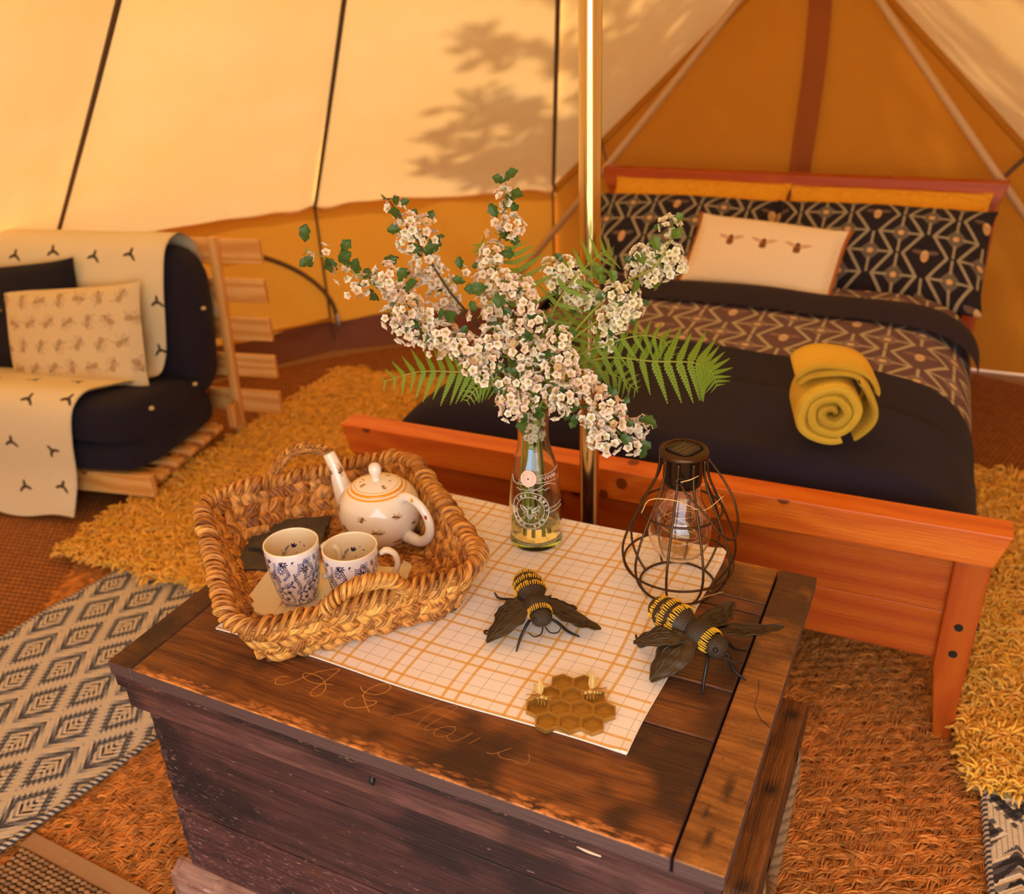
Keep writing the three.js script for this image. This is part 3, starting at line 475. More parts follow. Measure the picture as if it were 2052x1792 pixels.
  put('lid_stile', 0.911, 0.974, 0, 0.648, lidMat(rightT), 0.0006);
  // darker, drier wood of the carcass
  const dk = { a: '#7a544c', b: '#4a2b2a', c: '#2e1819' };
  const carT = woodCanvas(2048, 1024, { ...dk, seed: 31, su: 0.95, sv: 0.45, blotches: 40, extra: (g, W, H, r) => {
    for (let i = 0; i < 240; i++) { const x = r() * W, y = H * (0.02 + 0.15 * r()), s = 20 + r() * 90; g.fillStyle = `rgba(170,140,124,${0.03 + r() * 0.06})`; g.beginPath(); g.ellipse(x, y, s, 6 + r() * 14, 0, 0, 7); g.fill(); }
    for (let i = 0; i < 2600; i++) { const x = Math.pow(r(), 1.6) * 0.8, y = r(), keep = smoothstep(y + 0.4 * (0.35 - x) + 0.25 * r(), 0.4, 0.95); if (r() > keep + 0.05) continue; const l = 3 + r() * r() * 24; g.fillStyle = `rgba(${228 - r() * 40},${206 - r() * 40},${186 - r() * 40},${0.35 + r() * 0.6})`; g.fillRect((0.03 + x) * W, y * H, l, 2 + r() * (l > 9 ? 4.5 : 2.5)); }
  } });
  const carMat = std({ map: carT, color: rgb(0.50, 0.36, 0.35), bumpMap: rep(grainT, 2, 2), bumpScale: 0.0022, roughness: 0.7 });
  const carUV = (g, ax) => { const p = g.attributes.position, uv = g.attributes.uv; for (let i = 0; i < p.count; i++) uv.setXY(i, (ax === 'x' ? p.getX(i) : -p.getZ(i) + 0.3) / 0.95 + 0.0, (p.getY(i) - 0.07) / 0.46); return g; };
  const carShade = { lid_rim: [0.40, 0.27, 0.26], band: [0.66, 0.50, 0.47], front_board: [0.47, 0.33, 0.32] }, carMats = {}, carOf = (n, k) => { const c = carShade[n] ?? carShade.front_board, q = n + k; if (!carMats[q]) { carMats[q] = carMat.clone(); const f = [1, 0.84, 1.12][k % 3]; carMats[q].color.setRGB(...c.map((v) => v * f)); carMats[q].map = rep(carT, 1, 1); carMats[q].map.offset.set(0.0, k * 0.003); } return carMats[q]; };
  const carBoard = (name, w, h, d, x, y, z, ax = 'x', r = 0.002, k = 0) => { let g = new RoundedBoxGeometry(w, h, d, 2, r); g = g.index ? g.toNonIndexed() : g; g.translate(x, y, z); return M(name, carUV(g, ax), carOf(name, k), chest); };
  const W = CH.W, D = CH.D;
  carBoard('lid_rim', W - 0.008, 0.0235, 0.022, W / 2, 0.5285, -0.015); carBoard('lid_rim', W - 0.008, 0.0235, 0.022, W / 2, 0.5285, -D + 0.015);
  carBoard('lid_rim', 0.022, 0.0235, D - 0.05, 0.015, 0.5285, -D / 2, 'z'); carBoard('lid_rim', 0.022, 0.0235, D - 0.05, W - 0.015, 0.5285, -D / 2, 'z');
  carBoard('band', W - 0.02, 0.047, 0.024, W / 2, 0.4925, -0.022, 'x', 0.006); carBoard('band', W - 0.02, 0.047, 0.024, W / 2, 0.4925, -D + 0.022, 'x', 0.006);
  carBoard('band', 0.024, 0.047, D - 0.07, 0.022, 0.4925, -D / 2, 'z', 0.006); carBoard('band', 0.024, 0.047, D - 0.07, W - 0.022, 0.4925, -D / 2, 'z', 0.006);
  const rows = [[0.469, 0.402], [0.402, 0.234], [0.234, 0.08]];
  rows.forEach(([y1, y0], k) => {
    const o = [0, 0.0012, 0.0004][k];
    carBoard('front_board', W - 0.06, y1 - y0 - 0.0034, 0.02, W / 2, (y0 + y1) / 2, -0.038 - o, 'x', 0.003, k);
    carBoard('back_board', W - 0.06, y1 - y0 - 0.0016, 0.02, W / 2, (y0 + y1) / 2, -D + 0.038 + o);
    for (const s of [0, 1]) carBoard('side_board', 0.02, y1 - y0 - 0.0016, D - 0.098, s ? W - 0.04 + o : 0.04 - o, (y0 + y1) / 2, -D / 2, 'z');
  });
  // dovetail pins at the front left corner
  for (let i = 0; i < 8; i++) { const y = 0.452 - i * 0.047; M('dovetail', boxUV(xf(new RoundedBoxGeometry(0.013, 0.024, 0.004, 1, 0.0004), { p: [0.0375, y, -0.0297] }), 'y'), std({ map: rep(carT, 2, 2), color: rgb(0.62, 0.55, 0.55), roughness: 0.8 }), chest); }
  const plT = woodCanvas(1024, 128, { a: '#b28a76', b: '#8f6250', c: '#6a4234', seed: 41, su: 0.95, sv: 0.09, blotches: 14, wornC: 'rgba(225,190,170,', worn: { t: 0.3 } });
  const plMat = std({ map: plT, bumpMap: rep(grainT, 2, 1), bumpScale: 0.0015, roughness: 0.75 });
  const plShape = (len) => { const s = shapeOf([[0, 0], [0.032, 0], [0.032, 0.092], [0.024, 0.092], [0.003, 0.078], [0, 0.074]]); const g = boxUV(extr(s, len).translate(0, 0, -len / 2), 'z'); return g; };
  const pu = (g) => { const uv = g.attributes.uv; for (let i = 0; i < uv.count; i++) uv.setXY(i, uv.getX(i) / 0.95 + 0.5, uv.getY(i) / 0.1); return g; };
  M('plinth', pu(plShape(W).rotateY(PI / 2).translate(W / 2, 0, -0.002)), plMat, chest); M('plinth', pu(plShape(W).rotateY(-PI / 2).translate(W / 2, 0, -D + 0.002)), plMat, chest);
  M('plinth', pu(plShape(D - 0.068).translate(-0.0, 0, -D / 2)), plMat, chest); M('plinth', pu(plShape(D - 0.068).rotateY(PI).translate(W, 0, -D / 2)), plMat, chest);
  M('keyhole', merge([sweep([V(0.483, 0.515, -0.008), V(0.4835, 0.508, -0.005), V(0.483, 0.498, -0.007)], [0.0035, 0.0045, 0.001], 8, 8), xf(new THREE.SphereGeometry(0.004, 10, 8), { p: [0.483, 0.514, -0.008] })]), std({ color: rgb(0.02, 0.018, 0.018), roughness: 0.4, metalness: 0.5 }), chest);
  M('splinter', sweep([V(0.79, 0.5275, -0.0035), V(0.805, 0.5265, -0.003), V(0.822, 0.5255, -0.0035)], [0.001, 0.0024, 0.0012], 5, 5), std({ color: rgb(0.7, 0.52, 0.34) }), chest);
  // carved cleat and rope handle on the right side
  const cl = splineShape([[0.07, 0.455], [0.16, 0.462], [0.26, 0.466], [0.36, 0.462], [0.46, 0.452], [0.47, 0.42], [0.42, 0.39], [0.35, 0.385], [0.27, 0.39], [0.18, 0.385], [0.1, 0.39], [0.06, 0.42]], 90);
  for (const hx of [0.16, 0.37]) { const h = new THREE.Path(); h.absellipse(hx, 0.424, 0.02, 0.021, 0, 2 * PI, true); cl.holes.push(h); }
  const cleatMat = std({ map: rep(rightT, 6, 2), bumpMap: rep(grainT, 4, 8), bumpScale: 0.002, color: rgb(0.75, 0.62, 0.55), roughness: 0.55 });
  const cg = boxUV(extr(cl, 0.046, 0.01, 20), 'x'); M('rope_cleat', cg.rotateY(PI / 2).translate(W - 0.027, 0, 0), cleatMat, chest);
  const ropeT = tex(64, 64, (u, v) => { const k = (u + v) % 1, n = vn(u * 16, v * 16, 16, 16), s = Math.sin(k * PI); return [0.14 * s + 0.06 + 0.14 * n, 0.085 * s + 0.03 + 0.075 * n, 0.04 * s + 0.012 + 0.03 * n]; });
  const ropeM = std({ map: rep(ropeT, 3, 55), bumpMap: rep(ropeT, 3, 55), bumpScale: 0.004, roughness: 1 });
  M('rope_handle', sweep([V(W + 0.004, 0.424, -0.30), V(W + 0.012, 0.43, -0.372), V(W + 0.02, 0.40, -0.40), V(W + 0.022, 0.33, -0.37), V(W + 0.02, 0.255, -0.27), V(W + 0.022, 0.33, -0.17), V(W + 0.02, 0.40, -0.135), V(W + 0.012, 0.432, -0.158), V(W + 0.004, 0.424, -0.22)], 0.0125, 12, 90), ropeM, chest);
}
// ---------------------------------------------------------------- checked runner
{
  const w = 0.702, d = 0.53, t = thing('table_runner', 'white cotton runner with yellow check lying on the chest lid', 'runner', lidP(0.46, 0.397).toArray(), CH.t);
  const map = draw(2048, 1536, (g, W, H) => {
    g.fillStyle = '#fbf1e4'; g.fillRect(0, 0, W, H); const px = W / w;
    const band = (v, wd, col, hor) => { g.fillStyle = col; hor ? g.fillRect(0, v * px - wd * px / 2, W, wd * px) : g.fillRect(v * px - wd * px / 2, 0, wd * px, H); };
    const P = 0.099, Q = 0.0805;
    for (let k = -1; k < 10; k++) { for (const o of [-0.0105, 0.0105]) { band(0.035 + k * P + o, 0.0048, 'rgba(226,160,52,0.62)', false); } band(0.035 + k * P + P * 0.36, 0.0011, 'rgba(150,130,100,0.42)', false); band(0.035 + k * P + P * 0.64, 0.0011, 'rgba(150,130,100,0.42)', false); }
    for (let k = -1; k < 10; k++) { for (const o of [-0.0105, 0.0105]) band(0.03 + k * Q + o, 0.0048, 'rgba(226,160,52,0.62)', true); band(0.03 + k * Q + Q * 0.36, 0.0011, 'rgba(150,130,100,0.42)', true); band(0.03 + k * Q + Q * 0.64, 0.0011, 'rgba(150,130,100,0.42)', true); }
  });
  const top = (x, z) => 0.0016 + 0.0022 * fbm(x * 7 + 3, z * 7 + 1, 3) + 0.0018 * Math.pow(Math.max(0, vn(x * 4 + z * 9, z * 2) - 0.5), 1) + 0.006 * Math.exp(-((x - 0.35) ** 2 + (z + 0.265) ** 2) / 0.0006) + 0.004 * Math.exp(-((x - 0.35) ** 2 + (z - 0.265) ** 2) / 0.0004);
  const edge = (a, b) => { const x = (a - 0.5) * w, z = (b - 0.5) * d; return [x + 0.003 * Math.sin(z * 21) + (b > 0.5 ? 0 : 0.0), z + 0.003 * Math.sin(x * 13 + 1)]; };
  const f = (k) => surf(90, 70, (a, b) => { const [x, z] = edge(a, b), y = k ? top(x, z) : 0.0004; return [x, y, z, a, 1 - b]; });
  const side = (fn) => surf(90, 1, (a, b) => { const [A, B] = fn(a), [x, z] = edge(A, B), y = b ? top(x, z) : 0.0004; return [x, y, z, A, 1 - B]; });
  M('cloth', merge([f(1), side((a) => [a, 1]), side((a) => [a, 0]), side((a) => [0, a]), side((a) => [1, a])]), std({ map, roughness: 0.95, bumpMap: rep(weaveT, 34, 26), bumpScale: 0.0004, side: THREE.DoubleSide }), t);
  const hem = (p) => sweep(p.map(([a, b]) => { const [x, z] = edge(a, b); return V(x, top(x, z) * 0.6 + 0.0004, z); }), 0.0014, 6, 60), ln = (f2) => Array.from({ length: 30 }, (_, i) => f2(i / 29));
  M('hem', merge([hem(ln((q) => [q, 1])), hem(ln((q) => [q, 0])), hem(ln((q) => [1, q])), hem(ln((q) => [0, q]))]), std({ color: rgb(0.86, 0.78, 0.66), roughness: 1 }), t);
}
// ---------------------------------------------------------------- woven basket tray
{
  const B = thing('basket', 'square braided water hyacinth basket tray holding the tea things', 'basket', lidP(0.2145, 0.327, 0.003).toArray(), CH.t + rad(48)), r = rng(31);
  const strawT = tex(256, 128, (u, v) => { const f = 0.5 * vn(u * 30, v * 3, 30, 3) + 0.3 * vn(u * 70, v * 6, 70, 6) + 0.2 * vn(u * 8, v * 8, 8, 8); return mix3([0.22, 0.07, 0.014], [0.90, 0.46, 0.11], smoothstep(f, 0.15, 0.68)); });
  const strawB = tex(256, 64, (u, v) => 0.6 * vn(u * 26, v * 2, 26, 2) + 0.4 * vn(u * 60, v * 4, 60, 4), false);
  const tones = [[1, 0.98, 0.92], [0.85, 0.75, 0.62], [0.62, 0.5, 0.4], [1.05, 1.05, 1.0], [0.92, 0.8, 0.62]].map((c, k) => { const m = rep(strawT, 1, 22); m.offset.set(k * 0.21, k * 0.37); const b = rep(strawB, 1, 20); return std({ map: m, bumpMap: b, bumpScale: 0.0022, color: rgb(...c), roughness: 0.55 }); });
  const strandGeo = [0, 1, 2, 3].map((k) => sweep([V(0, -0.002, -0.0195), V(0, 0.002, -0.010), V((k - 1.5) * 0.0012, 0.0035, 0), V(0, 0.002, 0.010), V(0, -0.003, 0.0195)], [0.0012, 0.0046, 0.0058, 0.0050, 0.0014], 8, 8, { flat: 2.0 + 0.2 * k, twist: 0.3 * (k - 1.5), up: [0, 1, 0] }));
  const outline = (s, t) => { // rounded rectangle, s from 0 to 1 round it, t from base to rim
    const hx = lerp(0.158, 0.197, t), hz = lerp(0.183, 0.222, t), R = lerp(0.045, 0.062, t), lx = 2 * (hx - R), lz = 2 * (hz - R), a = PI / 2 * R, per = 2 * (lx + lz) + 4 * a; let q = s * per;
    const segs = [[lx, 0], [a, 1], [lz, 2], [a, 3], [lx, 4], [a, 5], [lz, 6], [a, 7]]; let k = 0; while (k < 7 && q > segs[k][0]) { q -= segs[k][0]; k++; }
    const y = 0.008 + 0.085 * t; const arc = (cx, cz, a0) => { const an = a0 + q / R; return { p: V(cx + Math.cos(an) * R, y, cz + Math.sin(an) * R), n: V(Math.cos(an), 0, Math.sin(an)) }; };
    switch (k) {
      case 0: return { p: V(-hx + R + q, y, -hz), n: V(0, 0, -1) }; case 1: return arc(hx - R, -hz + R, -PI / 2);
      case 2: return { p: V(hx, y, -hz + R + q), n: V(1, 0, 0) }; case 3: return arc(hx - R, hz - R, 0);
      case 4: return { p: V(hx - R - q, y, hz), n: V(0, 0, 1) }; case 5: return arc(-hx + R, hz - R, PI / 2);
      case 6: return { p: V(-hx, y, hz - R - q), n: V(-1, 0, 0) }; default: return arc(-hx + R, -hz + R, PI);
    }
  };
  const list = []; // [matrix, kind, tone, score]
  const basis = (x, y, z, p, s) => new THREE.Matrix4().makeBasis(x.clone().multiplyScalar(s[0]), y.clone().multiplyScalar(s[1]), z.clone().multiplyScalar(s[2])).setPosition(p);
  const eye = V(0, 1.487, 0).sub(B.position).applyAxisAngle(V(0, 1, 0), -B.rotation.y);
  const add = (p, N, D, bonus, s = [1, 1, 1]) => { const z = D.clone().addScaledVector(N, -D.dot(N)).normalize(), x = N.clone().cross(z).normalize(); const j = (k) => (r() - 0.5) * k; const zz = z.clone().applyAxisAngle(N, j(0.3)), xx = N.clone().cross(zz); list.push([basis(xx, N, zz, p.clone().add(V(j(0.003), j(0.003), j(0.003))), s.map((q) => q * (0.9 + 0.25 * r()))), Math.floor(r() * 4), Math.floor(Math.pow(r(), 1.25) * 5), p.distanceTo(eye) - bonus]); };
  const NP = 62;
  for (let half = 0; half < 4; half++) for (let i = 0; i < NP; i++) {
    const t = 0.13 + half * 0.235, o = outline(((i + half * 0.25) / NP) % 1, t), tan = V(0, 1, 0).cross(o.n).normalize(), up = V(0, 1, 0).addScaledVector(o.n, 0.45).normalize(), N = tan.clone().cross(up).normalize(); if (N.dot(o.n) < 0) N.negate();
    const D = up.clone().multiplyScalar(0.82).addScaledVector(tan, (half % 2 ? 1 : -1) * 0.6), front = N.dot(eye.clone().sub(o.p).normalize());
    add(o.p.clone().addScaledVector(N, 0.002 * (i & 1 ? 1 : -1)), front > 0 ? N : N.clone().negate(), D, front > 0 ? 0.1 : 0.0, [1.2, 1.3, 1.16]);
  }
  for (let row = 0; row < 12; row++) for (let h = 0; h < 2; h++) for (let i = 0; i < 15; i++) {
    const x = -0.152 + i * 0.0214 + h * 0.0105, z = -0.174 + row * 0.0305 + (h - 0.5) * 0.0145; if (Math.abs(x) > 0.158 || (Math.abs(x) > 0.135 && Math.abs(z) > 0.16)) continue;
    add(V(x, 0.0085, z), V(0, 1, 0), V(0.72, 0, h ? 0.6 : -0.6), -0.05, [1.15, 0.85, 1.02]);
  }
  // rim and handles: wraps wound round a core
  const wraps = [];
  const wrapGeo = [0, 1, 2].map((k) => { const pts = []; for (let i = 0; i <= 8; i++) { const a = lerp(-2.4, 2.4, i / 8); pts.push(V(Math.sin(a) * 0.0086, Math.cos(a) * 0.0080, (i / 8 - 0.5) * (0.020 + k * 0.005))); } return sweep(pts, [0.002, 0.0042, 0.0046, 0.0042, 0.002], 6, 10, { flat: 2.7, up: [0, -1, 0.2] }); });
  const wrapAt = (p, tan, up, s) => { const z = tan.clone().normalize(), y = up.clone().addScaledVector(z, -up.dot(z)).normalize(), x = y.clone().cross(z); wraps.push([basis(x, y, z, p, [s, s, 1]), Math.floor(r() * 3), Math.floor(Math.pow(r(), 1.4) * 5)]); };
  const NR = 104; for (let i = 0; i < NR; i++) { const o = outline(i / NR, 1.0), tan = V(0, 1, 0).cross(o.n); wrapAt(o.p.clone().add(V(0, 0.003 + (r() - 0.5) * 0.002, 0)), tan, V(0, 1, 0), 0.95 + r() * 0.3); }
  const handle = (sz) => {
    const P = [V(-0.066, 0.078, sz * 0.213), V(-0.062, 0.105, sz * 0.224), V(-0.035, 0.135, sz * 0.234), V(0, 0.145, sz * 0.238), V(0.035, 0.135, sz * 0.234), V(0.062, 0.105, sz * 0.224), V(0.066, 0.078, sz * 0.213)];
    const c = new THREE.CatmullRomCurve3(P), n = 24; for (let i = 1; i < n; i++) { const p = c.getPoint(i / n), t = c.getTangent(i / n); wrapAt(p, t, V(0, 0, sz).addScaledVector(V(0, 1, 0), 0.2), 0.74 + r() * 0.16); }
    return sweep(P, 0.0062, 8, 40);
  };
  const cores = merge([handle(1), handle(-1), sweep(Array.from({ length: 41 }, (_, i) => outline((i / 40) % 1, 1).p), 0.0085, 8, 120)]);
  M('core', cores, tones[1], B);
  M('lining', merge([surf(120, 4, (i, j) => { const o = outline(i % 1, j * 0.97); return [o.p.x, o.p.y - 0.004, o.p.z, i * 30, j]; }), boxUV(new RoundedBoxGeometry(0.31, 0.006, 0.36, 1, 0.003).translate(0, 0.0045, 0), 'x')]), std({ color: rgb(0.11, 0.045, 0.015), roughness: 0.9, side: THREE.DoubleSide }), B);
  list.sort((a, b) => a[3] - b[3]);
  let single = 0; const rest = tones.map(() => []);
  for (const [m, k, t] of wraps) { const o = M('wrap', wrapGeo[k], tones[t], B); o.applyMatrix4(m); }
  for (const [m, k, t] of list) { if (single < 298) { single++; M('strand', strandGeo[k], tones[t], B).applyMatrix4(m); } else rest[t].push(strandGeo[k].clone().applyMatrix4(m)); }
  rest.forEach((l, t) => { if (l.length) M('weave', merge(l), tones[t], B).userData.kind = 'stuff'; });
}
// ---------------------------------------------------------------- china, printed
function beeSketch(g, x, y, s, rot, side = 0) { // loose ink and wash bee
  g.save(); g.translate(x, y); g.rotate(rot); g.scale(s, s); g.lineCap = 'round';
  const e = (cx, cy, rx, ry, a, f) => { g.fillStyle = f; g.beginPath(); g.ellipse(cx, cy, rx, ry, a, 0, 7); g.fill(); }, l = (p, w, c) => { g.strokeStyle = c; g.lineWidth = w; g.beginPath(); p.forEach((q, i) => (i ? g.lineTo(...q) : g.moveTo(...q))); g.stroke(); };
  e(-0.1, -0.55, 0.75, 0.22, -0.5 - side, 'rgba(190,150,110,0.35)'); e(0.2, -0.5, 0.6, 0.2, 0.6 - side, 'rgba(190,150,110,0.3)');
  l([[-0.1, -0.15], [-0.9, -0.75], [-0.75, -0.35], [-0.1, -0.1]], 0.06, 'rgba(70,40,20,0.7)'); l([[0.1, -0.15], [0.7, -0.8], [0.75, -0.35], [0.15, -0.1]], 0.06, 'rgba(70,40,20,0.7)');
  e(-0.35, 0.05, 0.5, 0.3, -0.15, 'rgba(206,150,84,0.95)'); e(0.25, -0.05, 0.32, 0.28, 0, 'rgba(150,96,50,0.95)'); e(0.6, 0.0, 0.17, 0.16, 0, 'rgba(60,30,16,0.95)');
  for (const k of [-0.6, -0.38, -0.16]) l([[k, -0.22], [k + 0.04, 0.28]], 0.12, 'rgba(58,26,12,0.9)');
  for (const k of [0.05, 0.25, 0.45]) l([[k, 0.15], [k + 0.1, 0.42], [k - 0.02, 0.62]], 0.06, 'rgba(50,24,12,0.9)');
  l([[0.7, -0.1], [0.95, -0.35]], 0.05, 'rgba(50,24,12,0.9)'); l([[0.72, -0.05], [1.05, -0.18]], 0.05, 'rgba(50,24,12,0.9)'); g.restore();
}
function petalFlower(g, x, y, s, n, col, rot = 0) { g.save(); g.translate(x, y); g.rotate(rot); g.fillStyle = col; for (let i = 0; i < n; i++) { g.rotate(2 * PI / n); g.beginPath(); g.ellipse(0, -s * 0.62, s * 0.16, s * 0.4, 0, 0, 7); g.fill(); } g.restore(); }
function sprig(g, x, y, l, rot, n, col, lw = 2) { g.save(); g.translate(x, y); g.rotate(rot); g.strokeStyle = col; g.lineWidth = lw; g.beginPath(); g.moveTo(0, 0); g.quadraticCurveTo(l * 0.08, -l * 0.5, 0, -l); g.stroke(); g.fillStyle = col; for (let i = 1; i <= n; i++) for (const s of [-1, 1]) { const t = i / n, yy = -l * t * 0.95; g.save(); g.translate(l * 0.06 * Math.sin(t * 3), yy); g.rotate(s * 0.95); g.beginPath(); g.ellipse(0, -l * 0.09, l * 0.032, l * 0.085, 0, 0, 7); g.fill(); g.restore(); } g.restore(); }
function tulip(g, x, y, s, rot, col) { g.save(); g.translate(x, y); g.rotate(rot); g.fillStyle = col; g.beginPath(); g.moveTo(0, s * 0.7); g.quadraticCurveTo(-s * 0.75, s * 0.4, -s * 0.6, -s * 0.5); g.lineTo(-s * 0.25, -s * 0.1); g.lineTo(0, -s * 0.75); g.lineTo(s * 0.25, -s * 0.1); g.lineTo(s * 0.6, -s * 0.5); g.quadraticCurveTo(s * 0.75, s * 0.4, 0, s * 0.7); g.fill(); g.restore(); }
const china = (o) => phy({ roughness: 0.14, clearcoat: 0.6, clearcoatRoughness: 0.05, ...o });
// teapot
{
  const T = thing('teapot', 'round cream china teapot printed with bees, lid on', 'teapot', lidP(0.226, 0.450, 0.0165).toArray(), CH.t + rad(-13));
  const W = 2048, H = 1024;
  const bodyT = draw(W, H, (g) => {
    g.fillStyle = '#f4ead6'; g.fillRect(0, 0, W, H); const r = rng(4);
    for (let k = 0; k < 7; k++) for (const row of [0, 1, 2]) beeSketch(g, (k + 0.5 * (row % 2) + 0.2 + 0.25 * r()) * W / 7, H * (0.30 + row * 0.20 + 0.05 * r()), 44 + r() * 16, (r() - 0.5) * 3, r());
    for (let k = 0; k < 26; k++) { const x = k * W / 26 + r() * 40, b = H * 0.93; sprig(g, x, b, 60 + r() * 70, (r() - 0.5) * 0.4, 5, r() < 0.5 ? 'rgba(96,24,44,0.85)' : 'rgba(90,70,110,0.8)', 3); }
    for (let k = 0; k < 7; k++) { const x = (k + 0.45) * W / 7, y = H * 0.74; g.strokeStyle = 'rgba(90,60,20,0.8)'; g.lineWidth = 5; g.beginPath(); g.moveTo(x - 26, H * 0.93); g.quadraticCurveTo(x - 20, y + 60, x, y); g.stroke(); petalFlower(g, x, y + 18, 46, 5, 'rgba(236,150,30,0.95)', 0.4); g.fillStyle = 'rgba(210,60,20,0.95)'; g.beginPath(); g.ellipse(x + 4, y - 4, 20, 15, 0.4, 0, 7); g.fill(); }
    g.strokeStyle = 'rgba(236,164,36,0.95)'; g.lineWidth = 30; g.beginPath(); g.moveTo(0, 58); g.lineTo(W, 58); g.stroke();
  });
  const mat = china({ map: bodyT }), white = china({ color: rgb(0.86, 0.79, 0.66) });
  const prof = [[0.0, 0.0015], [0.036, 0.0015], [0.040, 0.0], [0.044, 0.003], [0.058, 0.016], [0.0705, 0.038], [0.0748, 0.060], [0.0715, 0.083], [0.062, 0.100], [0.0525, 0.1085], [0.0455, 0.112]];
  const body = lathe(prof.slice(2), 72, 60), buv = body.attributes.uv; for (let i = 0; i < buv.count; i++) buv.setY(i, buv.getY(i)); M('body', body, mat, T);
  M('base', lathe([[0, 0.001], [0.04, 0.0]], 40), white, T);
  M('spout', (() => { const g = sweep([V(-0.058, 0.034, 0), V(-0.084, 0.052, 0), V(-0.1, 0.086, 0), V(-0.109, 0.116, 0), V(-0.124, 0.141, 0)], [0.026, 0.023, 0.0165, 0.0125, 0.0115], 28, 30); const uv = g.attributes.uv; for (let i = 0; i < uv.count; i++) uv.setXY(i, uv.getX(i), 0.2 + uv.getY(i) * 6); return g; })(), china({ map: draw(512, 512, (g) => { g.fillStyle = '#f4ead6'; g.fillRect(0, 0, 512, 512); for (const x of [20, 130, 276, 404]) { beeSketch(g, x, 120, 46, 0.3, 0.4); } }) }), T);
  M('spout_mouth', xf(new THREE.SphereGeometry(0.0088, 18, 10), { p: [-0.1245, 0.1425, 0], r: [0, 0, 0.55], s: [1, 0.18, 1] }), std({ color: rgb(0.35, 0.22, 0.1) }), T);
  const handle = M('handle', sweep([V(0.052, 0.083, 0), V(0.056, 0.099, 0), V(0.074, 0.112, 0), V(0.104, 0.106, 0), V(0.124, 0.08, 0), V(0.122, 0.05, 0), V(0.1, 0.03, 0), V(0.064, 0.029, 0)], [0.0085, 0.0095, 0.0085, 0.0082, 0.0084, 0.0088, 0.0098, 0.013], 20, 48, { flat: 0.9 }), white, T);
  M('handle_curl', sweep([V(0.057, 0.099, 0), V(0.050, 0.092, 0), V(0.0505, 0.083, 0), V(0.058, 0.081, 0)], [0.0092, 0.0088, 0.0075, 0.006], 14, 14), white, T);
  for (const [x, y, c] of [[0.094, 0.1175, '#e8a51c'], [0.1245, 0.094, '#c22433']]) M('printed_spot', xf(new THREE.SphereGeometry(0.0034, 12, 8), { p: [x, y - 0.0035, 0.0068], s: [1, 1.2, 0.45] }), china({ color: new THREE.Color(c) }), T);
  const lidT = draw(512, 512, (g) => { g.fillStyle = '#f4ead6'; g.fillRect(0, 0, 512, 512); g.strokeStyle = 'rgba(233,160,36,1)'; g.lineWidth = 7; g.beginPath(); g.arc(256, 256, 206, 0, 7); g.stroke(); g.lineWidth = 22; g.beginPath(); g.arc(256, 256, 240, 0, 7); g.stroke(); for (const [a, d] of [[0.3, 150], [1.9, 140], [3.6, 150], [4.8, 140]]) beeSketch(g, 256 + Math.cos(a) * d, 256 + Math.sin(a) * d, 36, a); g.fillStyle = '#c23a4a'; for (const [a, d] of [[2.6, 120], [2.75, 140], [2.45, 150], [5.7, 130]]) { g.beginPath(); g.ellipse(256 + Math.cos(a) * d, 256 + Math.sin(a) * d, 14, 9, a, 0, 7); g.fill(); } petalFlower(g, 256 + Math.cos(4.2) * 130, 256 + Math.sin(4.2) * 130, 30, 4, '#e8b52a'); });
  const lid = lathe([[0.047, 0.110], [0.0465, 0.1135], [0.040, 0.1165], [0.026, 0.121], [0.012, 0.1235], [0.0, 0.124]], 60, 40), lp = lid.attributes.position, lu = lid.attributes.uv; for (let i = 0; i < lp.count; i++) lu.setXY(i, 0.5 + lp.getX(i) / 0.098, 0.5 - lp.getZ(i) / 0.098);
  const lidM = M('lid', lid, china({ map: lidT, side: THREE.DoubleSide }), T);
  M('knob', lathe([[0.0085, 0.1225], [0.0078, 0.13], [0.0098, 0.136], [0.0118, 0.1435], [0.0105, 0.151], [0.006, 0.1555], [0, 0.157]], 28, 30), white, lidM);
}
